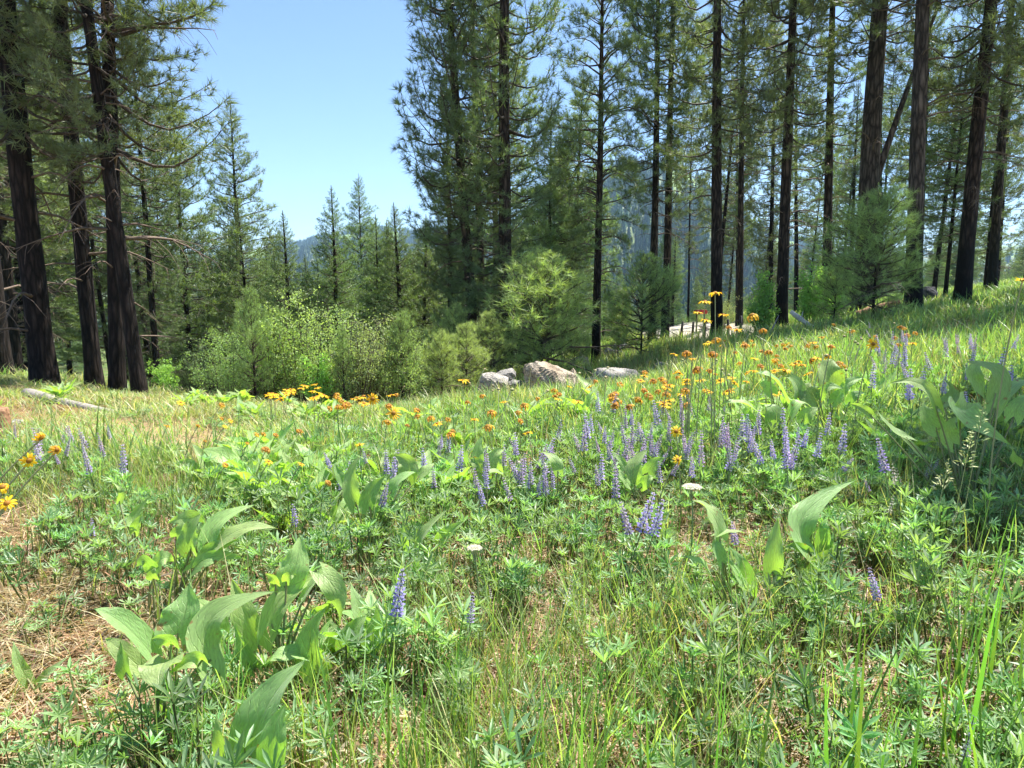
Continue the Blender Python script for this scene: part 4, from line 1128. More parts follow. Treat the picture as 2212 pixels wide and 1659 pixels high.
def cover():
    bands = [(0.55, 2.0, 420, 1.0), (2.0, 4.0, 250, 1.0), (4.0, 7.5, 110, 1.2), (7.5, 13, 42, 1.5), (13, 24, 13, 2.1), (24, 60, 3.2, 2.6)]
    out = {k: [] for k in PR}
    for (y0, y1, dens, sc) in bands:
        dens *= .86
        hw0 = lambda y: .92 * y + 1.0
        ymid = (y0 + y1) / 2
        W = 2 * hw0(y1)
        n = int(dens * W * (y1 - y0))
        x = rng.uniform(-W / 2, W / 2, n); y = rng.uniform(y0, y1, n)
        k = np.abs(x) < hw0(y); x, y = x[k], y[k]
        z = gz(x, y); px, py = proj(x, y, z)
        n = len(x)
        nz = fbm(x * 1.3 + 40, y * 1.3, 9, 3); nz2 = fbm(x * .5 + 9, y * .5 + 3, 19, 3); nz3 = fbm(x * 3.1, y * 3.1, 29, 2)
        # how green: bare duff at lower left and the brown patch at left middle
        bare = np.maximum.reduce([ell(px, py, 330, 965, 300, 62), ell(px, py, 150, 1480, 470, 330, 1.1, .4) * .85, ell(px, py, 620, 1500, 330, 220, 1, .3) * .6,
                                  ell(px, py, 2100, 1300, 170, 80, 1, .4) * .6, ell(px, py, 60, 925, 460, 60) * .85, ell(px, py, 200, 1250, 380, 160) * .45, ell(px, py, 420, 930, 260, 30) * .5, smooth(.5, .7, rng.random(n)) * .22 * (y < 4.5),
                                  ell(px, py, 1850, 1560, 420, 160, 1.1, .4) * .3, smooth(.60, .72, nz) * .55])
        yel = np.clip(smooth(900, 500, px) * smooth(2.8, 5, y) * smooth(16, 12, y) + .3 * smooth(.45, .6, nz2) + .5 * smooth(4, 7, y) * smooth(1900, 1500, px), 0, 1)
        vivid = smooth(1560, 1800, px) * smooth(4.5, 7, y)
        lup = smooth(7.5, 4.0, y) * smooth(.30, .46, nz2 + .12 * smooth(350, 800, px)) * (1 - .75 * smooth(900, 600, px) * smooth(2.9, 3.8, y)) + .15 * smooth(9, 6, y)
        lup = lup * (1 - .8 * vivid)
        u = rng.random(n); ub = rng.random(n)
        s = sc * rng.uniform(.7, 1.25, n)
        hfac = (1 - .35 * smooth(.3, 1, bare)) * (.75 + .5 * nz3)
        isbare = ub < bare
        kind = np.full(n, 'grass_n', dtype='<U10')
        far = y > 4.0
        pl = .57 * lup
        kind[u < pl] = 'lup'
        rest = u >= pl
        v = (u - pl) / np.maximum(1 - pl, 1e-3)
        kind[rest & (v < .5 * yel + .24)] = 'grass_y'
        kind[rest & (v > .93) & ~far] = 'herb'
        kind[rest & (v > .89) & (v <= .93) & ~far] = 'clover'
        kind[isbare & (u < .45)] = 'grass_d'
        kind[isbare & (u >= .45) & (u < .78)] = 'litter'
        kind[isbare & (u >= .96)] = 'herb'
        kind[(kind == 'grass_n') & far] = 'grass_f'
        kind[(kind == 'grass_y') & far] = 'grass_fy'
        kind[(kind == 'lup') & far] = 'lupf'
        kind[(kind == 'litter') & far] = 'grass_d'
        drop = (isbare & (u >= .78) & (u < .93) & ~far) | ((kind == 'litter') & (rng.random(n) < .3))
        # soil stays visible on the pale rock shelf and under the dim forest
        drop |= (y > 14) & (ell(px, py, 1500, 716, 190, 24) > .3)
        drop |= (y > 15) & (px < 1000) & (rng.random(n) < .6)
        s2 = s.copy()
        s2[np.isin(kind, ['grass_f', 'grass_fy', 'lupf'])] *= 1 / 1.25
        s2[kind == 'litter'] = 1
        hh = np.where(np.isin(kind, ['grass_n', 'grass_f']), 1 - .25 * (1 - vivid) * smooth(3, 9, y), 1)
        leftm = smooth(1000, 700, px) * smooth(4, 6, y)
        hh = hh * (1 - .5 * vivid * smooth(6, 9, y)) * (1 - .45 * leftm) * (1 - .45 * smooth(7, 9, y) * smooth(17, 14, y) * smooth(1600, 1400, px))
        for kk in PR:
            m = (kind == kk) & ~drop
            if m.any():
                out[kk].append(np.stack([x[m], y[m], z[m] - .005, s2[m], s2[m] * (hh * hfac)[m]], -1))
    # extra litter carpet close to the camera
    n = 5200
    y = .6 + rng.random(n) ** .8 * 3.6; x = rng.uniform(-1, 1, n) * (.92 * y + .6); z = gz(x, y)
    out['litter'].append(np.stack([x, y, z, 1 + 0 * x, 1 + 0 * x], -1))
    groups = {'grass': (['grass_n', 'grass_y', 'grass_f', 'grass_fy', 'grass_d'], 'green and straw-coloured grass growing all over the meadow'),
              'lupine_leaves': (['lup', 'lupf'], 'silvery green lupine leaves carpeting the meadow between the flowers'),
              'needle_litter': (['litter'], 'brown fallen pine needles and dry straw on the ground'),
              'small_herbs': (['herb', 'clover'], 'tiny feathery herbs and clover low in the grass')}
    for g, (ks, lab) in groups.items():
        protos, pts, idx = [], [], []
        for k in ks:
            if not out[k]: continue
            a = np.concatenate(out[k]); idx.append(rng.integers(0, len(PR[k]), len(a)) + len(protos)); protos += PR[k]; pts.append(a)
        a = np.concatenate(pts); m = len(a)
        rot = np.stack([rng.normal(0, .12, m), rng.normal(0, .12, m), rng.uniform(0, 6.283, m)], -1)
        scatter(g, protos, a[:, :3], rot, np.stack([a[:, 3], a[:, 3], a[:, 4]], -1), np.concatenate(idx), lab)
        print(g, m)
cover()


# ------------------------------------------------------------------ broad-leaved balsamroot
BAL = np.array([.34, .48, .18])
def leaf_geo(mb, sp, W, nrm, fold=.25, wave=.12, seed=0, col=BAL, lobe=.22):
    """arrow-shaped blade along the spine points sp (n x 3); W full width; nrm the way its upper face looks"""
    r_ = np.random.default_rng(seed)
    n = 19; t = np.linspace(0, 1, n)
    k = np.linspace(0, 1, len(sp))
    sp = np.stack([np.interp(t, k, sp[:, a]) for a in range(3)], 1)
    for _ in range(3):
        sp[1:-1] = (sp[:-2] + 2 * sp[1:-1] + sp[2:]) / 4
    tan = norm(np.gradient(sp, axis=0))
    nn = norm(nrm - (tan @ nrm)[:, None] * tan)
    sd = np.cross(tan, nn)
    w = np.interp(t, [0, .05, .14, .3, .5, .7, .85, .95, 1], [.60, .90, 1.06, 1.08, .92, .60, .32, .11, .0]) * W / 2 * 1.06
    S = np.array([-1, -.75, -.45, -.15, 0, .15, .45, .75, 1.])
    L = np.linalg.norm(np.diff(sp, axis=0), axis=1).sum()
    ph = r_.uniform(0, 6.28, 4)
    v = []
    twist = r_.normal(0, .35)
    for i in range(n):
        a = twist * (t[i] - .3)
        s_ = sd[i] * math.cos(a) + nn[i] * math.sin(a); n_ = nn[i] * math.cos(a) - sd[i] * math.sin(a)
        for q in S:
            lift = fold * abs(q) ** 1.3 * w[i] + wave * w[i] * (abs(q) ** 2) * math.sin(t[i] * 13 + ph[0 if q < 0 else 1]) + .03 * W * math.sin(t[i] * 8 + q * 3 + ph[2]) * abs(q)
            back = -tan[i] * lobe * L * abs(q) ** 1.6 * max(0, 1 - t[i]) ** 7
            v.append(sp[i] + s_ * q * w[i] + n_ * lift + back)
    m = len(S)
    i = np.arange(n - 1)[:, None] * m; j = np.arange(m - 1)[None]
    qd = np.stack([i + j, i + j + 1, i + m + j + 1, i + m + j], -1).reshape(-1, 4)
    uv = np.stack([np.tile(S, n), np.repeat(t, m)], -1)
    c = np.tile(np.asarray(col), (n * m, 1))
    mb.add(v, np.concatenate([qd[:, [0, 1, 2]], qd[:, [0, 2, 3]]]), c, 0, uv, True)

def bez(a, m, b, n=14):
    t = np.linspace(0, 1, n)[:, None]
    c = 2 * np.asarray(m) - .5 * (np.asarray(a) + np.asarray(b))
    return (1 - t) ** 2 * a + 2 * t * (1 - t) * c + t * t * b

_ls = [0]
def hero_plant(label, rpx, Y, leaves, name='balsamroot', cat='plant', group=None):
    g = on_ground(rpx, Y)
    root = empty(name, tuple(g)); tag(root, label, cat, group)
    for lf in leaves:
        bx, by, mx, my, tx, ty, w, dyb, dyt, up = lf
        _ls[0] += 1; sd = _ls[0]
        yb, yt = Y + dyb, Y + dyt
        B = P(bx, by, yb); T = P(tx, ty, yt); Mm = P(mx, my, (yb + yt) / 2 - .01)
        W = dpx(w, (yb + yt) / 2) * (.82 if rpx == 2090 else 1)
        r_ = np.random.default_rng(sd)
        nrm = norm(np.array([r_.normal(0, .22), -(1 - up), up + .05]))
        mb = MB()
        leaf_geo(mb, bez(B, Mm, T) - g, W, nrm, r_.uniform(.1, .38), r_.uniform(.08, .2), sd, BAL * r_.uniform(.9, 1.12))
        link('leaf', mb.mesh('leaf', [M_balsam]), root)
        B2 = B.copy()
        if B2[2] > g[2] + .03:
            mb = MB()
            r0 = g + np.array([r_.normal(0, .015), r_.normal(0, .015), -.01])
            tube(mb, bez(r0, (r0 + B2) / 2 + [r_.normal(0, .01), 0, .01], B2 + (T - B) * .04) - g, np.linspace(.0042, .0028, 14), 6, (.26, .27, .12))
            link('leaf_stalk', mb.mesh('leaf_stalk', [M_stem]), root)
    return root

H0 = hero_plant('big arrow-leaved balsamroot nearest the camera on the brown needle litter', 352, 1.50, [
    (325, 1411, 262, 1345, 203, 1315, 60, .03, -.02, .75), (383, 1372, 400, 1320, 410, 1258, 92, .06, .12, .45), (449, 1432, 462, 1330, 600, 1277, 70, .02, .10, .85),
    (360, 1425, 345, 1452, 345, 1490, 84, -.02, -.10, .9), (273, 1455, 266, 1420, 261, 1383, 34, .05, .08, .1), (473, 1356, 450, 1320, 417, 1290, 44, .10, .14, .3),
    (372, 1392, 355, 1382, 326, 1380, 40, 0, -.03, .1), (440, 1425, 410, 1428, 362, 1458, 34, -.02, -.04, .15), (300, 1440, 255, 1400, 228, 1380, 40, .08, .12, .6),
    (362, 1560, 352, 1520, 344, 1500, 20, .02, .02, .2)])
hero_plant('balsamroot clump with long arching leaves just right of the nearest one', 590, 1.72, [
    (558, 1393, 525, 1320, 501, 1250, 56, 0, .05, .35), (549, 1440, 525, 1395, 506, 1345, 32, -.03, 0, .1), (580, 1352, 628, 1275, 738, 1236, 44, 0, .10, .55),
    (614, 1270, 640, 1215, 648, 1156, 62, .04, .10, .2), (697, 1240, 730, 1290, 732, 1356, 46, 0, -.03, .8), (680, 1452, 668, 1380, 706, 1309, 60, -.02, .03, .25),
    (646, 1411, 605, 1415, 562, 1441, 40, -.02, -.06, .75), (596, 1262, 588, 1248, 572, 1240, 22, .03, .03, .2), (618, 1256, 626, 1244, 640, 1242, 22, .03, .03, .15), (655, 1290, 700, 1240, 742, 1245, 34, .03, .06, .8),
    (745, 1400, 765, 1360, 792, 1330, 44, .05, .08, .35), (800, 1395, 815, 1350, 812, 1305, 46, .05, .08, .2)])
hero_plant('single very large pale upright leaf at the bottom edge with a bright one before it', 560, 1.30, [
    (540, 1632, 580, 1520, 659, 1425, 104, 0, .06, .85), (585, 1650, 592, 1580, 617, 1520, 58, -.05, -.03, .15)])
hero_plant('lone narrow upright leaf at the bottom edge left of the huge pale leaf', 480, 1.28, [
    (480, 1658, 472, 1600, 467, 1542, 28, 0, 0, .2)])
hero_plant('two narrow leaves springing from the litter near the lower left corner', 85, 1.75, [
    (82, 1475, 110, 1450, 150, 1415, 24, 0, .02, .35), (60, 1470, 40, 1430, 28, 1385, 26, .02, .05, .4)])
hero_plant('balsamroot with a big bright backlit leaf, in the middle of the left foreground', 372, 2.25, [
    (412, 1188, 412, 1150, 435, 1108, 46, 0, .03, .1), (424, 1128, 400, 1120, 362, 1130, 36, .08, .08, .3), (448, 1170, 480, 1120, 553, 1090, 36, .02, .12, .75),
    (471, 1176, 530, 1140, 600, 1142, 34, .02, .08, .55), (420, 1226, 470, 1200, 533, 1210, 27, -.03, .05, .25), (440, 1200, 470, 1180, 520, 1165, 28, 0, .06, .2), (380, 1160, 388, 1145, 396, 1125, 26, .02, .03, .15)])
hero_plant('low balsamroot with two curled round leaves left of the backlit one', 335, 2.1, [
    (334, 1228, 355, 1205, 376, 1214, 34, 0, .02, .3), (330, 1230, 312, 1212, 296, 1224, 34, 0, -.01, .2), (332, 1250, 330, 1240, 336, 1226, 24, -.04, -.05, .1)])
hero_plant('balsamroot with one tall pale pointed leaf right of centre', 1740, 2.15, [
    (1744, 1190, 1738, 1110, 1852, 1036, 60, 0, .12, .8), (1759, 1250, 1772, 1215, 1800, 1184, 50, -.03, 0, .05), (1747, 1192, 1722, 1180, 1696, 1181, 20, 0, -.02, .2), (1780, 1200, 1778, 1150, 1788, 1120, 30, .08, .1, .3)])
hero_plant('balsamroot with twisted grey-green leaves left of the tall pale pointed leaf', 1590, 2.0, [
    (1556, 1160, 1535, 1105, 1495, 1080, 42, .02, .06, .7), (1613, 1277, 1592, 1240, 1566, 1196, 36, 0, .02, .75), (1541, 1258, 1515, 1215, 1474, 1203, 28, 0, 0, .8),
    (1550, 1156, 1580, 1148, 1612, 1152, 18, .02, .05, .9), (1620, 1278, 1608, 1225, 1575, 1180, 30, .04, .05, .3), (1560, 1215, 1548, 1180, 1545, 1165, 26, 0, .02, .7)])
hero_plant('balsamroot with one dull upright leaf half hidden in lupine leaves', 1668, 2.0, [(1668, 1240, 1672, 1180, 1681, 1117, 38, 0, .03, .4)])
hero_plant('large shaded balsamroot with a broad glowing yellow-green leaf at the right edge', 2090, 2.7, [
    (2070, 880, 2098, 905, 2183, 962, 64, 0, -.1, .2), (2090, 870, 2078, 900, 2070, 930, 74, .03, .0, .1), (2154, 852, 2150, 800, 2084, 781, 48, .05, .1, .55), (2023, 876, 1985, 828, 1917, 829, 32, .05, .05, .45), (1961, 948, 1925, 925, 1893, 884, 27, 0, .1, .8),
    (2023, 925, 2005, 900, 1995, 872, 52, .08, .12, .3), (2110, 850, 2100, 810, 2120, 780, 56, .15, .2, .6), (2190, 900, 2205, 870, 2235, 850, 40, .1, .15, .6), (2195, 1000, 2190, 980, 2182, 962, 30, -.1, -.1, .9),
    (1990, 985, 1960, 955, 1935, 925, 24, .1, .15, .7), (2150, 880, 2180, 840, 2240, 820, 44, .1, .2, .7), (2060, 960, 2050, 930, 2065, 900, 46, .1, .1, .5), (1880, 895, 1860, 880, 1836, 872, 20, .2, .2, .2), (2040, 870, 2060, 850, 2040, 820, 30, .2, .25, .4)])
hero_plant('balsamroot with a broad grey-green leaf standing above the meadow, right of centre', 1790, 4.0, [
    (1788, 835, 1790, 800, 1800, 776, 60, .05, .1, .55), (1765, 866, 1745, 845, 1752, 826, 44, 0, .03, .15), (1768, 860, 1790, 835, 1824, 842, 22, 0, -.05, .4), (1725, 856, 1715, 822, 1676, 803, 30, 0, .05, .5),
    (1835, 868, 1848, 852, 1870, 848, 18, 0, 0, .3), (1815, 850, 1835, 825, 1872, 815, 20, .05, .1, .4), (1800, 870, 1812, 850, 1818, 830, 24, 0, 0, .7)])
hero_plant('balsamroot with floppy silvery leaves below the orange flowers', 1690, 3.7, [
    (1701, 870, 1668, 815, 1630, 808, 32, .1, .15, .95), (1648, 899, 1600, 870, 1555, 876, 34, 0, 0, .9), (1675, 916, 1668, 885, 1648, 872, 38, -.05, 0, .7), (1708, 899, 1730, 870, 1756, 884, 32, -.02, 0, .85),
    (1620, 905, 1600, 885, 1585, 862, 24, .05, .1, .3), (1668, 850, 1655, 832, 1640, 828, 24, .1, .1, .2), (1590, 905, 1570, 895, 1550, 905, 30, 0, -.05, .9), (1735, 905, 1750, 890, 1768, 880, 26, -.05, -.05, .5)])
hero_plant('balsamroot with upright folded leaves among the purple drift', 1370, 3.0, [
    (1370, 1046, 1372, 1005, 1402, 970, 40, 0, .06, .7), (1350, 1038, 1345, 1000, 1316, 974, 19, .02, .05, .5), (1398, 1022, 1415, 1000, 1438, 989, 28, .03, .06, .2), (1360, 1050, 1345, 1030, 1340, 1015, 20, -.02, 0, .6), (1385, 1052, 1400, 1035, 1412, 1030, 22, -.03, -.03, .6)])
hero_plant('single pale leaf standing left of the purple drift', 1205, 3.1, [(1207, 1018, 1195, 990, 1167, 976, 24, 0, .05, .8)])
hero_plant('balsamroot with fresh green leaves beside the pointed pale stone', 1060, 3.2, [
    (1074, 1018, 1070, 985, 1091, 970, 32, 0, .04, .15), (1037, 1010, 1032, 970, 1044, 940, 22, .04, .08, .1), (1010, 1000, 1006, 970, 1018, 945, 18, .1, .12, .8), (1085, 1025, 1060, 1020, 1045, 1032, 22, -.05, -.08, .9), (1050, 1030, 1030, 1000, 1015, 992, 26, .02, .05, .3)])
hero_plant('balsamroot with one dark and one bright blade left of the purple spikes', 785, 2.75, [
    (768, 1088, 758, 1035, 776, 984, 34, 0, .05, .4), (797, 1097, 802, 1060, 832, 1028, 40, -.02, .02, .1), (880, 1032, 878, 1000, 850, 982, 40, .15, .2, .25), (905, 1030, 925, 1010, 938, 1000, 22, .2, .25, .3), (845, 1060, 870, 1030, 905, 1020, 26, .1, .15, .8), (745, 1050, 730, 1020, 722, 1000, 20, .1, .1, .5)])
hero_plant('dark green balsamroot in the gap below the brown patch', 940, 2.45, [(905, 1175, 925, 1140, 968, 1100, 26, 0, .05, .8), (950, 1165, 975, 1145, 1003, 1125, 26, .05, .05, .35), (925, 1200, 915, 1185, 900, 1172, 18, 0, 0, .9), (880, 1190, 874, 1160, 870, 1130, 18, .05, .05, .3)])
hero_plant('green blade leaning over the charred wood', 395, 3.7, [(430, 1038, 410, 1005, 380, 998, 30, 0, .05, .1), (432, 1050, 445, 1030, 440, 1010, 26, 0, .03, .1), (385, 1055, 395, 1035, 392, 1020, 16, 0, .0, .2)])
hero_plant('small two-bladed balsamroot alone on the brown patch', 308, 4.6, [(308, 1002, 300, 985, 295, 968, 16, 0, 0, .1), (312, 1003, 325, 985, 334, 966, 12, 0, .05, .5), (314, 1004, 322, 998, 330, 986, 12, 0, -.05, .1)])
hero_plant('small grey-green balsamroot at the back of the brown patch', 385, 5.0, [(380, 973, 365, 965, 356, 958, 12, 0, 0, .6), (384, 974, 382, 965, 385, 955, 12, 0, 0, .6), (390, 974, 400, 960, 418, 950, 10, 0, .1, .6)])
hero_plant('lone green leaf leaning left in the lupine carpet at left', 300, 2.6, [(287, 1130, 290, 1112, 325, 1070, 20, 0, .05, .1), (290, 1150, 296, 1130, 310, 1110, 20, 0, 0, .1), (258, 1085, 262, 1060, 240, 1040, 14, .1, .1, .4)])

# balsamroot that fills the middle distance: shared leaf shapes, every leaf a part
LEAFP = []
for k in range(7):
    mb = MB(); L = .26 * random.uniform(.85, 1.2); a = random.uniform(-.25, .15)
    t = np.linspace(0, 1, 14)
    sp = np.stack([L * t * math.cos(.2), .02 * np.sin(t * 3 + k), .10 * L + a * L * np.sin(t * 2.4) ** 2 - .28 * L * t ** 2.5], -1)
    leaf_geo(mb, sp, L * random.uniform(.30, .42), np.array([0, 0, 1.]), random.uniform(.1, .4), .15, 100 + k, BAL * random.uniform(.92, 1.08))
    LEAFP.append(mb.mesh('leaf', [M_balsam]))
STALKP = []
mb = MB(); tube(mb, [[0, 0, -.02], [.01, 0, .5], [0, 0, 1]], [.004, .0035, .0028], 5, (.26, .29, .12)); STALKP.append(mb.mesh('leaf_stalk', [M_stem]))

def clump(px, py, n, s, label, group, dz=.10, stalks=True):
    g = hit(px, py, dz)
    root = empty('balsamroot', tuple(g)); tag(root, label, 'plant', group)
    for k in range(n):
        yaw = 6.283 * (k + random.random()) / n; pit = random.uniform(.45, 1.25); ss = s * random.uniform(.65, 1.15)
        h = random.uniform(.03, .16) * s
        ox, oy = math.cos(yaw) * .05 * s, math.sin(yaw) * .05 * s
        link('leaf', LEAFP[random.randrange(7)], root, (ox, oy, h), (random.uniform(-.7, .7), -pit, yaw), ss)
        if stalks and h > .04:
            link('leaf_stalk', STALKP[0], root, (ox * .2, oy * .2, 0), (-oy / h * .8, ox / h * .8, 0), (1, 1, h))
    return root

def zone(n, x0, x1, y0, y1, fn):
    for k in range(n):
        fn(random.uniform(x0, x1), random.uniform(y0, y1))
zone(30, 455, 730, 965, 1075, lambda x, y: clump(x, y, random.randint(6, 9), random.uniform(.55, .9), 'leafy balsamroot in the dense green patch right of the charred wood', 'balsamroot patch right of the charred wood'))
zone(9, 730, 1000, 990, 1060, lambda x, y: clump(x, y, random.randint(4, 7), random.uniform(.5, .8), 'balsamroot between the green patch and the pointed pale stone', 'balsamroot left of the pointed stone'))
zone(22, 520, 760, 852, 905, lambda x, y: clump(x, y, random.randint(9, 13), random.uniform(.5, .8), 'balsamroot in the far patch in front of the willow thicket', 'balsamroot patch before the thicket', stalks=False))
zone(12, 340, 520, 842, 870, lambda x, y: clump(x, y, random.randint(8, 11), random.uniform(.5, .75), 'balsamroot at the meadow edge below the left grove', 'balsamroot at the left meadow edge', stalks=False))
zone(3, 125, 150, 838, 858, lambda x, y: clump(x, y, 11, .8, 'bright balsamroot tuft behind the sunken grey log', 'balsamroot tuft behind the sunken log', stalks=False))
zone(8, 1150, 1330, 868, 905, lambda x, y: clump(x, y, random.randint(5, 8), random.uniform(.8, 1.1), 'balsamroot in the grass below the largest boulder', 'balsamroot below the largest boulder', stalks=False))
zone(6, 860, 1010, 890, 960, lambda x, y: clump(x, y, random.randint(4, 6), random.uniform(.7, 1), 'balsamroot among the orange flowers left of the boulders', 'balsamroot left of the boulders'))
zone(11, 1540, 1720, 850, 930, lambda x, y: clump(x, y, random.randint(4, 7), random.uniform(.6, .9), 'balsamroot around the floppy silvery one', 'balsamroot around the silvery one'))
zone(6, 1850, 2200, 850, 1000, lambda x, y: clump(x, y, random.randint(4, 7), random.uniform(.7, 1.0), 'shaded balsamroot behind the glowing yellow-green leaf', 'shaded balsamroot at the right edge'))
zone(7, 560, 760, 1060, 1130, lambda x, y: clump(x, y, random.randint(3, 5), random.uniform(.45, .7), 'scattered small balsamroot below the dense green patch', 'scattered small balsamroot'))
zone(6, 640, 780, 1330, 1420, lambda x, y: clump(x, y, random.randint(2, 4), random.uniform(.4, .6), 'small balsamroot behind the long arching leaves', 'small balsamroot behind the arching leaves'))

# ------------------------------------------------------------------ yellow flowers
def petal_geo(mb, a, L, w, droop, col, seed=0):
    """one ray petal from the disc edge, pointing along angle a; z up is the flower axis"""
    s = np.linspace(0, 1, 5)
    ca, sa = math.cos(a), math.sin(a)
    r = .012 + L * s * np.cos(droop * s); z = -L * s * np.sin(droop * s) + .002
    ww = w * np.array([.45, .9, 1.0, .85, .28])
    cl = np.array([ca, sa, 0]); sl = np.array([-sa, ca, 0])
    v = []
    for i in range(5):
        c = cl * r[i] + np.array([0, 0, z[i]])
        v += [c - sl * ww[i] / 2 + [0, 0, .15 * ww[i]], c, c + sl * ww[i] / 2 + [0, 0, .15 * ww[i]]]
    i = np.arange(4)[:, None, None] * 3; j = np.array([[0, 1, 4], [0, 4, 3], [1, 2, 5], [1, 5, 4]])[None]
    mb.add(v, (i + j).reshape(-1, 3), col)

def disc_geo(mb, r, col):
    th = np.linspace(0, 6.283, 12, endpoint=False)
    rings = [(r * .95, -.006), (r, 0), (r * .75, .006), (r * .35, .009)]
    v = np.concatenate([np.stack([np.cos(th) * a * rng.uniform(.9, 1.1, 12), np.sin(th) * a * rng.uniform(.9, 1.1, 12), np.full(12, z)], -1) for a, z in rings] + [[[0, 0, .009]], [[0, 0, -.014]]])
    t = []
    for q in range(3):
        for j in range(12):
            k = (j + 1) % 12; a = q * 12
            t += [[a + j, a + k, a + 12 + k], [a + j, a + 12 + k, a + 12 + j]]
    for j in range(12):
        k = (j + 1) % 12
        t += [[36 + j, 36 + k, 48], [k, j, 49]]
    c = np.tile(col, (50, 1)); c[:12] = (.16, .22, .08); c[49] = (.16, .22, .08)
    mb.add(v, t, c, 0, None, True)

YEL = [(.96, .64, .02), (.98, .70, .03), (.93, .55, .02)]
ORG = [(.88, .52, .05), (.92, .56, .04), (.66, .36, .07)]
def head_mesh(kind, seed):
    r_ = np.random.default_rng(seed)
    mb = MB()
    disc_geo(mb, .0135, (.42, .22, .03))
    n = 13 if kind == 'fresh' else 11
    for k in range(n):
        if kind != 'fresh' and r_.random() < .12: continue
        dr = r_.uniform(-.1, .8) if kind == 'fresh' else r_.uniform(.8, 2.0)
        L = r_.uniform(.024, .033) if kind == 'fresh' else r_.uniform(.014, .026)
        c = (YEL if kind == 'fresh' else ORG)[r_.integers(3)]
        petal_geo(mb, 6.283 * k / n + r_.normal(0, .08), L, r_.uniform(.009, .012) * (1 if kind == 'fresh' else .8), dr, np.array(c) * r_.uniform(.85, 1.1))
    return mb.mesh('flower_head', [M_petal])
HEADS = {'fresh': [head_mesh('fresh', k) for k in range(4)], 'wilt': [head_mesh('wilt', 10 + k) for k in range(5)]}

def flower(px, py, Y, dia, kind, label, group=None, lean=None, tilt=None, base=None, petals=False, thick=1):
    """head at the pixel, Y metres away; stem down to the ground near by"""
    hd = P(px, py, Y)
    bx = hd[0] + (lean if lean is not None else random.gauss(0, .06)); by = Y + random.gauss(0, .05)
    if base: bx, by = base
    b = np.array([bx, by, gz1(bx, by) - .01])
    root = empty('yellow_flower', tuple(b)); tag(root, label, 'flower', group)
    mb = MB()
    m_ = (b + hd) / 2 + [(b[0] - hd[0]) * .28, 0, .06 * abs(b[0] - hd[0]) + .01]
    pts = bez(b, m_, hd - [0, 0, .004], 12) - b
    tube(mb, pts, np.linspace(.003, .0024, 12) * thick, 5, (.36, .38, .18))
    link('flower_stem', mb.mesh('flower_stem', [M_stem]), root)
    d = norm(pts[-1] - pts[-3])
    ax = Vector(d) if tilt is None else Vector(tilt)
    q = ax.normalized().to_track_quat('Z', 'Y').to_euler()
    sc = dpx(dia, Y) / (.075 if kind == 'fresh' else .055)
    if petals:
        mb = MB(); disc_geo(mb, .0135, (.42, .22, .03))
        ho = link('flower_head', mb.mesh('flower_head', [M_petal]), root, tuple(hd - b), q, sc)
        for k in range(11):
            mb = MB()
            dr = random.uniform(-.1, .8) if kind == 'fresh' else random.uniform(.5, 1.9)
            c = random.choice(YEL if kind == 'fresh' else YEL + ORG)
            petal_geo(mb, 6.283 * k / 11 + random.gauss(0, .08), random.uniform(.02, .03), .011, dr, np.array(c))
            link('petal', mb.mesh('petal', [M_petal]), ho)
    else:
        h = random.choice(HEADS[kind])
        link('flower_head', h, root, tuple(hd - b), q, sc)
    return root

flower(62, 995, 1.62, 38, 'fresh', 'largest drooping yellow-orange flower near the left edge, on a bent pale stem', base=(-1.45, 1.45), tilt=(.8, -.5, -.1), petals=True, thick=1.1)
flower(88, 946, 1.78, 27, 'wilt', 'upper wilted orange flower hanging from a bent stem at the left edge', base=(-1.6, 1.6), tilt=(.8, -.2, -.6), petals=True)
flower(122, 972, 1.76, 26, 'wilt', 'rusty brown wilted flower right of the large drooping one', base=(-1.5, 1.55), tilt=(.9, -.3, -.1), petals=True)
flower(15, 1087, 1.42, 40, 'fresh', 'lowest bright yellow flower cut by the left edge', base=(-1.4, 1.3), tilt=(.3, -.6, .6), petals=True)
flower(5, 1052, 1.5, 30, 'wilt', 'small orange flower peeping in at the left edge above the lowest one', base=(-1.45, 1.35), tilt=(.3, -.4, .6), petals=True)
flower(1460, 932, 2.9, 30, 'fresh', 'single yellow flower nodding among the purple lupines right of centre', petals=True, tilt=(.2, -.8, .3))
flower(1464, 993, 2.8, 26, 'fresh', 'yellow and orange flower low among the purple lupines', petals=True, tilt=(.3, -.7, .5))
flower(1545, 633, 3.4, 32, 'fresh', 'topmost yellow flower standing against the dark trunks', petals=True)
flower(1523, 652, 3.5, 32, 'fresh', 'second highest yellow flower, just below the topmost one', petals=True)
flower(2209, 604, 2.5, 26, 'fresh', 'yellow flower at the right edge above the slope crest', base=(1.75, 2.4))
flower(805, 862, 5.6, 26, 'fresh', 'yellow star-shaped flower standing before the thicket', tilt=(0, -.9, .3))
flower(850, 893, 5.0, 32, 'fresh', 'bright yellow flower above the green grass left of the boulders', tilt=(0, -.7, .5))
flower(1002, 822, 6.0, 26, 'fresh', 'yellow flower rising in front of the flat tan stone')
flower(1886, 743, 3.6, 26, 'fresh', 'yellow flower with a brown disc facing the camera on the green slope', tilt=(0, -1, .1))
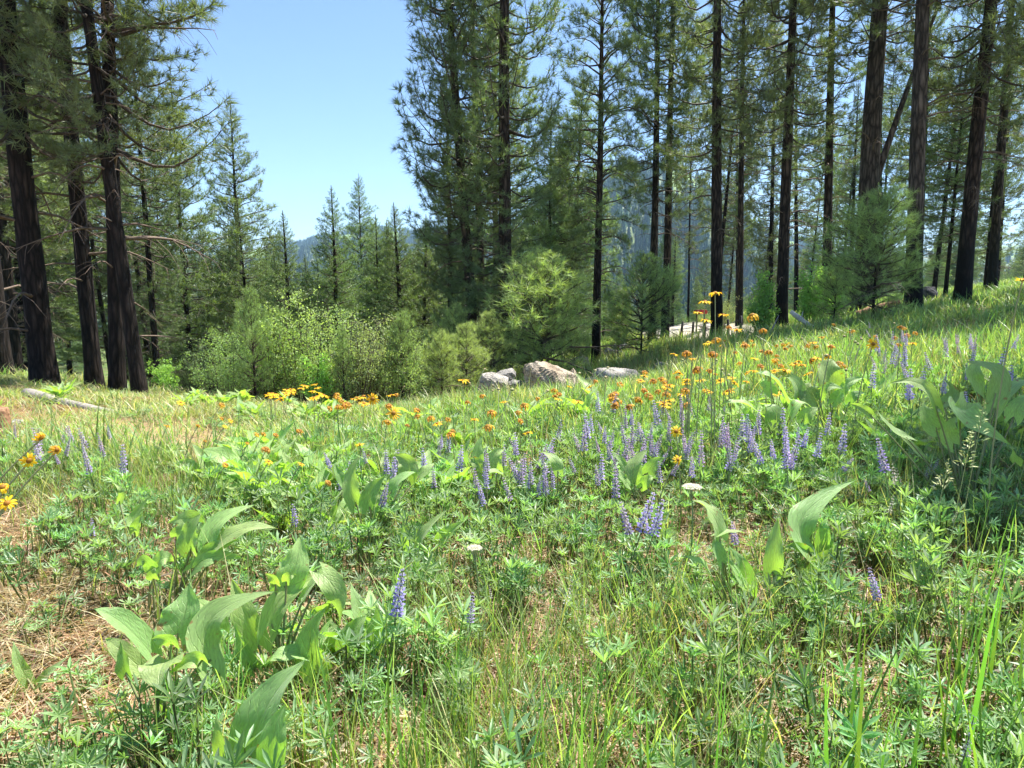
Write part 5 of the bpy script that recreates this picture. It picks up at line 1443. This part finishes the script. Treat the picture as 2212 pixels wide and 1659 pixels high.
for (x, y, d) in [(1508, 675, 22), (1526, 692, 26), (1563, 680, 24), (1625, 682, 32), (1575, 706, 18), (1591, 712, 24), (1648, 713, 24), (1546, 734, 30), (1530, 741, 24), (1483, 762, 30), (1496, 775, 16), (1540, 764, 32), (1505, 797, 32), (1532, 800, 20), (1580, 816, 20), (1695, 800, 28), (1573, 845, 30), (1480, 842, 26), (1483, 820, 20), (1456, 765, 18), (1796, 748, 22), (1946, 706, 18), (1610, 745, 24), (1660, 760, 26)]:
    flower(x, y, random.uniform(3.4, 4.3), d, random.choice(['fresh', 'fresh', 'wilt']), 'yellow flower of the tall cluster in front of the dark trunks', 'tall yellow flowers before the trunks')
for (x, y, d) in [(390, 870, 16), (480, 874, 18), (480, 904, 12), (498, 909, 12), (486, 921, 12), (361, 920, 14), (428, 919, 12), (556, 939, 16), (570, 937, 16), (596, 939, 16), (648, 931, 20), (713, 881, 18), (535, 957, 12), (575, 970, 26), (580, 997, 16), (488, 1004, 18), (650, 1002, 14), (710, 1042, 20), (443, 952, 10)]:
    Y = hit(x, y, .32)[1]
    flower(x, y, Y, d * 1.15, random.choice(['fresh', 'wilt', 'wilt']), 'orange-yellow flower scattered over the left half of the meadow', 'flowers over the left meadow', lean=-.05 - .1 * random.random())
for (x, y, d) in [(836, 910, 22), (902, 886, 20), (901, 898, 16), (930, 902, 20), (968, 905, 16), (945, 915, 20), (1010, 868, 16), (1040, 855, 16), (1132, 875, 24), (1118, 890, 18), (1062, 890, 26), (978, 930, 18), (972, 937, 22), (1053, 922, 28), (1025, 906, 18), (1140, 935, 20), (1125, 908, 18), (1197, 842, 18), (1208, 850, 16), (1199, 855, 16), (1206, 862, 16), (1392, 842, 20), (880, 918, 14), (1088, 868, 14), (1160, 860, 14), (1230, 835, 12), (777, 960, 18)]:
    Y = hit(x, y, .34)[1]
    flower(x, y, Y, d * 1.15, random.choice(['fresh', 'wilt', 'wilt']), 'orange-yellow flower in the grass in front of the boulders', 'flowers before the boulders')
def fz(label, group, fr, dz, d0, d1):
    def f(x, y):
        Y = hit(x, y, dz)[1]
        d = random.uniform(d0, d1) * min(1.2, 6 / Y)
        flower(x, y, Y, d, 'fresh' if random.random() < fr else 'wilt', label, group)
    return f
zone(9, 578, 636, 834, 862, fz('yellow flower in the left half of the bright patch before the thicket', 'yellow patch before the thicket, left half', .9, .35, 19, 25))
zone(10, 650, 710, 830, 862, fz('yellow flower in the right half of the bright patch before the thicket', 'yellow patch before the thicket, right half', .9, .35, 19, 25))
zone(36, 1420, 1790, 735, 860, fz('wilting orange flower in the crowd along the slope below the trunks', 'orange flowers along the slope', .7, .32, 13, 22))
zone(26, 1240, 1480, 800, 880, fz('wilting flower around the long low whitish boulder', 'flowers around the long whitish boulder', .3, .3, 18, 26))
zone(22, 1560, 1800, 720, 790, fz('small orange flower beside the grey fallen log', 'flowers beside the fallen log', .3, .3, 16, 24))
zone(12, 1790, 2010, 700, 800, fz('straw-stemmed orange flower on the green slope', 'orange flowers on the green slope', .2, .3, 16, 22))
zone(14, 720, 860, 850, 880, fz('orange flower along the meadow edge right of the bright patch', 'flowers right of the bright patch', .4, .3, 18, 26))

# bare straw-coloured flower stalks leaning over the middle
for k in range(34):
    x = random.uniform(820, 1900); y = random.uniform(830, 960) if x < 1400 else random.uniform(740, 900)
    g = hit(x, y + 25, 0)
    root = link('dry_stalk', None, None, tuple(g)) ; root.name = 'dry_stalk'
    tag(root, 'pale straw-coloured stalk without petals among the flowers', 'stalk', 'dry stalks among the flowers')
    mb = MB(); h = random.uniform(.25, .5); dx = random.gauss(.06, .12)
    tube(mb, bez(np.zeros(3), np.array([dx * .3, 0, h * .55]), np.array([dx, random.gauss(0, .05), h])), np.linspace(.0045, .003, 14), 5, (.62, .60, .38))
    link('stem', mb.mesh('stem', [M_stem]), root)
    mb = MB(); disc_geo(mb, .012, (.50, .42, .22)); link('seed_head', mb.mesh('seed_head', [M_stem]), root, (dx, 0, h))

# ------------------------------------------------------------------ lupines
def spike_mesh(H, r, colA, colB, seed, whorls=10, per=6):
    r_ = np.random.default_rng(seed); mb = MB()
    tube(mb, [[0, 0, -.01], [0, 0, H * .5], [0, 0, H]], [.002, .0017, .0008], 4, (.22, .24, .14))
    for w in range(whorls):
        f = w / (whorls - 1); z = H * (.03 + .94 * f)
        rr = r * (1 - .62 * f ** 1.4); fl = rr * .95
        for k in range(per):
            a = 6.283 * k / per + w * .5 + r_.normal(0, .12)
            if r_.random() < .16: continue
            o = np.array([math.cos(a), math.sin(a), 0]); t_ = np.array([-o[1], o[0], 0]); up = np.array([0, 0, 1.])
            c = np.array(colA) * r_.uniform(.8, 1.2); cb = np.array(colB) * r_.uniform(.85, 1.1)
            p = o * rr * .25 + up * (z + r_.normal(0, .001))
            e = p + o * fl * .8 + up * fl * (-.1 + .5 * f)
            # keel and wings: a small folded boat
            s = fl * .30
            mb.add([p, p + (e - p) * .55 + t_ * s - up * s * .5, e, p + (e - p) * .55 - t_ * s - up * s * .5, p + (e - p) * .5 + up * s * .5],
                   [[0, 1, 4], [1, 2, 4], [2, 3, 4], [3, 0, 4], [0, 3, 2], [0, 2, 1]], c)
            # banner petal, paler, standing up behind
            q = p + o * fl * .25 + up * s * .5
            mb.add([q, q + t_ * s * .9 + up * s * .9, q + up * s * 1.7 - o * s * .3, q - t_ * s * .9 + up * s * .9], [[0, 1, 2], [0, 2, 3]], cb)
    return mb.mesh('flower_spike', [M_petal])
V1, V2 = (.46, .40, .78), (.80, .77, .93)
PU1, PU2 = (.50, .37, .66), (.74, .66, .84)
WH1, WH2 = (.72, .72, .66), (.82, .80, .76)
SPK = {'violet': [spike_mesh(.12, .021, V1, V2, k, 9 + k % 3) for k in range(4)], 'pink': [spike_mesh(.14, .017, PU1, PU2, 20 + k, 12) for k in range(3)],
       'white': [spike_mesh(.09, .013, WH1, WH2, 30 + k, 7, 5) for k in range(2)], 'fade': [spike_mesh(.11, .019, (.42, .36, .62), (.74, .70, .80), 40 + k, 9) for k in range(3)]}
LSTEM = []
mb = MB(); tube(mb, [[0, 0, 0], [.004, 0, .5], [0, 0, 1]], [.0024, .0022, .0018], 5, (.20, .25, .11)); LSTEM = mb.mesh('stem', [M_stem])
LFOL = [lupine_foliage_mb(5, .17, .05, .055).mesh('leaves', [M_leaf]) for _ in range(5)]

def lupine(px, py, kind, label, group=None, s=1.0, h=.30, Y=None, tilt=None, fol=True):
    if Y is None:
        g = hit(px, py, h)
    else:
        c = P(px, py, Y); g = np.array([c[0], c[1], gz1(c[0], c[1])]); h = max(.08, c[2] - g[2])
    root = empty('lupine', tuple(g), (tilt if tilt is not None else random.gauss(0, .18), random.gauss(0, .18), random.uniform(0, 6.28)))
    tag(root, label, 'flower', group)
    sp = random.choice(SPK[kind])
    if group: s *= random.uniform(.65, 1.1)
    sh = .12 * s
    st = max(.05, h - sh * .45)
    link('stem', LSTEM, root, (0, 0, 0), None, (s, s, st))
    link('flower_spike', sp, root, (0, 0, st), None, s)
    if fol:
        o = link('leaf_cluster', random.choice(LFOL), root, (0, 0, 0), (0, 0, random.random() * 6), s * 1.05); o['kind'] = 'stuff'
    return root
lupine(820, 1278, 'violet', 'solitary violet lupine spike with three whorls, left of the bottom centre', Y=1.75, s=1.1)
lupine(995, 1338, 'fade', 'small fading lilac lupine low in the leaves at the bottom centre', Y=1.65, s=.7)
lupine(1612, 1110, 'fade', 'pale lilac lupine leaning between two balsamroots', Y=2.3, s=.85)
lupine(1941, 1268, 'violet', 'short stubby violet and white lupine at lower right', Y=1.8, s=.75)
lupine(1984, 985, 'violet', 'violet-topped lupine at the edge of the right-hand shade', Y=2.3, s=1.0)
lupine(1980, 1010, 'white', 'whitish lupine just below the violet-topped one in the shade edge', Y=2.25, s=.8)
lupine(2052, 1590, 'white', 'white-budded lupine at the bottom right corner', Y=1.12, s=.85)
lupine(1160, 1283, 'white', 'white fuzzy lupine spike lying over at the bottom centre', Y=1.75, s=.8, tilt=.7)
lupine(1084, 1290, 'white', 'tiny white bud left of the fuzzy white spike', Y=1.8, s=.4)
lupine(2010, 1105, 'white', 'small white lupine bud right of the tall pale pointed leaf', Y=2.2, s=.5)
lupine(1345, 1085, 'violet', 'tallest lupine of the near trio right of centre, pale tip', Y=2.35, s=1.25)
lupine(1374, 1118, 'violet', 'middle lupine of the near trio right of centre', Y=2.3, s=1.1)
lupine(1405, 1108, 'fade', 'right-hand leaning lupine of the near trio', Y=2.3, s=1.05, tilt=.25)
lupine(1818, 950, 'violet', 'bright violet lupine spike at the right end of the violet drift', Y=3.2, s=1.2)
lupine(1340, 1045, 'fade', 'fading lupine spike behind the near trio', Y=2.7, s=1.1)
lupine(640, 1108, 'violet', 'small violet lupine below the dense balsamroot patch', Y=2.7, s=.8)
lupine(190, 1140, 'violet', 'small lilac lupine lying low in the left carpet of leaves', Y=2.6, s=.6)
lupine(1900, 1085, 'white', 'little whitish lupine right of the tall pointed leaf tip', Y=2.3, s=.7)
def lz(kind, label, group, s0=.9, s1=1.2, h=.28):
    return lambda x, y: lupine(x, y, random.choice(kind), label, group, random.uniform(s0, s1), h * random.uniform(.85, 1.15))
zone(30, 1290, 1600, 868, 985, lz(['violet', 'pink', 'fade'], 'violet lupine in the upper drift between boulders and silvery balsamroot', 'lupines of the upper drift', .95, 1.3))
zone(22, 1130, 1370, 900, 1020, lz(['violet', 'fade', 'pink', 'fade'], 'violet lupine in the middle drift left of the upright folded leaves', 'lupines of the middle drift'))
zone(13, 1380, 1540, 950, 1030, lz(['violet', 'fade', 'pink'], 'violet lupine beside the nodding single yellow flower', 'lupines beside the nodding flower'))
zone(13, 1665, 1800, 915, 990, lz(['violet'], 'bright violet lupine in the drift below the silvery balsamroot', 'lupines below the silvery balsamroot', .9, 1.2))
zone(9, 1580, 1640, 915, 955, lz(['violet'], 'violet lupine in the small knot left of the bright drift', 'small knot of lupines'))
zone(19, 915, 1180, 955, 1070, lz(['violet', 'violet', 'fade'], 'violet lupine around the pointed pale stone', 'lupines around the pointed stone'))
zone(9, 725, 860, 975, 1065, lz(['violet', 'fade'], 'violet lupine beside the dark and bright balsamroot blades', 'lupines beside the dark blade'))
zone(26, 1880, 2212, 715, 870, lz(['violet'], 'dark-looking violet lupine in the shade at the right edge', 'shaded lupines at the right', 1.0, 1.5, .35))
zone(14, 20, 265, 925, 1000, lz(['pink', 'fade'], 'slender pinkish lupine on the left behind the wilted flowers', 'pinkish lupines at left', .9, 1.25))
zone(7, 2060, 2130, 728, 748, lz(['pink', 'violet'], 'tiny distant lupine on the green slope', 'distant lupines on the slope'))
zone(10, 1880, 1930, 700, 790, lz(['fade'], 'pale lupine on the green slope near the yellow disc flower', 'pale lupines on the slope'))
zone(7, 1900, 2000, 1000, 1060, lz(['white', 'fade'], 'whitish lupine at the edge of the right-hand shade', 'whitish lupines at the shade edge', .6, .9, .2))
zone(8, 1100, 1230, 1010, 1060, lz(['violet', 'fade'], 'low violet lupine in front of the pointed pale stone', 'low lupines before the stone', .7, 1, .2))

# ------------------------------------------------------------------ yarrow, tall grass, cones, seed heads
def yarrow(px, py, Y, w, label):
    c = P(px, py, Y); g = np.array([c[0], c[1] + .02, gz1(c[0], c[1])])
    root = empty('yarrow', tuple(g)); tag(root, label, 'flower')
    mb = MB(); hh = c - g
    tube(mb, bez(np.zeros(3), hh * .5 + [.01, 0, 0], hh * .93), .0026, 5, (.22, .28, .12))
    for k in range(12):
        a = k * 2.4; r = dpx(w, Y) * .42 * math.sqrt((k + .5) / 12)
        tube(mb, [hh * .86, hh + [math.cos(a) * r * .7, math.sin(a) * r * .7, -.012]], [.0014, .001], 4, (.30, .34, .18))
    link('stem', mb.mesh('stem', [M_stem]), root)
    mb = MB(); R_ = dpx(w, Y) / 2
    for k in range(90):
        a = k * 2.4; r = R_ * math.sqrt((k + .5) / 90)
        p = hh + [math.cos(a) * r, math.sin(a) * r, -.25 * r * r / R_ + rng.normal(0, .001)]
        s = R_ * .13
        th = np.linspace(0, 6.283, 6, endpoint=False)
        v = np.concatenate([p + np.stack([np.cos(th) * s, np.sin(th) * s, 0 * th], -1), [p + [0, 0, s * .6]]])
        mb.add(v, [[j, (j + 1) % 6, 6] for j in range(6)], np.array((.66, .65, .52)) * rng.uniform(.8, 1.15))
    o = link('flower_head', mb.mesh('flower_head', [M_petal]), root); o['kind'] = 'stuff'
yarrow(1495, 1047, 2.3, 42, 'flat cream-white flower head above the twisted grey-green leaves')
yarrow(1025, 1180, 1.95, 34, 'flat cream-white flower head on a tall stem at the centre of the near meadow')

def grass_clump(px, Y, n, h, label, w=.007, spread=.05, bend=(.02, .3), col=(.17, .31, .06)):
    g = on_ground(px, Y)
    root = empty('grass_tuft', tuple(g)); tag(root, label, 'grass', 'tall grass tufts of the foreground')
    for k in range(n):
        mb = MB()
        blade(mb, np.array([0, 0.]), 0, h * random.uniform(.6, 1.1), w * random.uniform(.6, 1.3), random.uniform(*bend), np.array(col) * random.uniform(.75, 1.25), 9, random.gauss(0, .5))
        link('blade', mb.mesh('blade', [M_leaf]), root, (random.gauss(0, spread), random.gauss(0, spread), -.01), (0, random.gauss(.0, .12), random.uniform(0, 6.28)))
    return root
for (px, Y, n, h, w, lab) in [(1125, 1.18, 5, .42, .008, 'bright green grass blades rising from the bottom edge at the centre'),
        (1190, 1.12, 4, .50, .007, 'leaning dark green grass blades just right of the bottom centre'), (880, 1.3, 6, .62, .007, 'tall dark grass left of centre beside the solitary violet lupine'),
        (770, 1.35, 6, .60, .007, 'tall grass crossing the small balsamroot right of the huge pale leaf'), (1500, 1.12, 5, .60, .007, 'thin tall grass in the bottom half between centre and right'),
        (1640, 1.15, 4, .55, .008, 'grass blades below the tall pale pointed leaf'), (1790, 1.12, 5, .62, .009, 'broad bright blades at the bottom, right of centre'),
        (1990, 1.25, 7, .70, .009, 'tallest grass tuft near the right edge, reaching the shade'), (2120, 1.15, 6, .66, .010, 'broad grass blades crossing at the right edge'),
        (2060, 1.5, 6, .62, .007, 'grass tuft in front of the shaded balsamroot'), (1000, 1.45, 4, .42, .005, 'thin grass stems above the small fading lupine'),
        (640, 1.5, 3, .45, .004, 'few thin stems behind the huge pale leaf'), (365, 1.32, 3, .48, .004, 'thin dark stems rising through the nearest balsamroot'),
        (540, 2.0, 4, .5, .004, 'thin stems in front of the long arching leaves'), (1240, 1.6, 5, .4, .006, 'grass blades right of the fuzzy white spike'),
        (1340, 1.2, 5, .4, .007, 'short green blades at the bottom between centre and right'), (1930, 1.15, 5, .45, .007, 'low blades at the bottom right below the stubby lupine'), (2190, 1.3, 5, .6, .008, 'last grass tuft at the right edge'), (250, 1.5, 3, .45, .003, 'single fine stems on the brown litter at lower left')]:
    grass_clump(px, Y, n, h, lab, w)

def pine_cone(px, Y, s, label):
    g = on_ground(px, Y)
    mb = MB()
    for k in range(70):
        f = k / 70; a = k * 2.4; r = .032 * math.sin(math.pi * (f * .86 + .1)) ** .8; z = f * .08
        o = np.array([math.cos(a), math.sin(a), .35]); t_ = np.array([-o[1], o[0], 0])
        p = np.array([o[0] * r * .4, o[1] * r * .4, z]); e = p + o * r * .75
        mb.add([p - t_ * .004, p + t_ * .004, e + t_ * .007, e - t_ * .007, e + [0, 0, .006]], [[0, 1, 2], [0, 2, 3], [3, 2, 4]], np.array((1, .9, .8)) * rng.uniform(.5, 1.3))
    o = link('pine_cone', mb.mesh('pine_cone', [M_cone]), None, tuple(g + [0, 0, .03]), (R(80), 0, random.random() * 6), s)
    tag(o, label, 'pine cone')
pine_cone(2185, 1.9, 1.2, 'dark open pine cone lying on the litter near the right edge')
pine_cone(2150, 1.75, 1.0, 'second pine cone just below the dark open one at right')
pine_cone(285, 2.25, .7, 'small reddish pine cone on the litter at left behind the curled leaves')

def panicle(px, py, Y, label):
    c = P(px, py, Y); g = np.array([c[0] - .05, c[1], gz1(c[0], c[1])]); hh = c - g
    root = empty('seed_stalk', tuple(g)); tag(root, label, 'grass')
    mb = MB(); pts = bez(np.zeros(3), hh * .55, hh, 16); tube(mb, pts, np.linspace(.002, .001, 16), 4, (.38, .42, .18)); link('stem', mb.mesh('stem', [M_stem]), root)
    mb = MB()
    for k in range(60):
        f = .72 + .28 * k / 60; p = np.array([np.interp(f, np.linspace(0, 1, 16), pts[:, a]) for a in range(3)])
        d = norm(rng.normal(0, 1, 3) * [1, 1, .4] + [0, 0, .5]) * .035 * (1.05 - (f - .72) / .28) 
        s = norm(np.cross(d, rng.normal(0, 1, 3))) * .0022
        mb.add([p + d * .5, p + d * .8 + s, p + d * 1.2, p + d * .8 - s], [[0, 1, 2], [0, 2, 3]], np.array((.55, .58, .28)) * rng.uniform(.8, 1.2))
    o = link('seed_head', mb.mesh('seed_head', [M_stem]), root); o['kind'] = 'stuff'
panicle(2128, 862, 2.2, 'feathery pale seed head in front of the glowing yellow-green leaf')
panicle(2050, 990, 2.1, 'narrow seed head of grass beside the violet-topped lupine')
panicle(2100, 930, 2.15, 'smaller seed head below the feathery pale one')
panicle(1600, 870, 3.0, 'thin seed head in front of the floppy silvery leaves')

# ------------------------------------------------------------------ air
def haze():
    import bmesh
    bm = bmesh.new(); bmesh.ops.create_cube(bm, size=1)
    bmesh.ops.scale(bm, vec=(9400, 4700, 470), verts=bm.verts)
    bmesh.ops.translate(bm, vec=(0, 2250, 160), verts=bm.verts)
    me = bpy.data.meshes.new('haze'); bm.to_mesh(me); bm.free()
    m, nt = new_mat('haze_air')
    v = N(nt, 'ShaderNodeVolumePrincipled'); v.inputs['Density'].default_value = HAZE
    v.inputs['Color'].default_value = (.45, .72, 1, 1); v.inputs['Anisotropy'].default_value = .2
    out = N(nt, 'ShaderNodeOutputMaterial'); nt.links.new(v.outputs[0], out.inputs['Volume'])
    me.materials.append(m)
    tag(link('haze', me), 'thin blue haze over the valley', kind='stuff')
HAZE = .00015
haze()
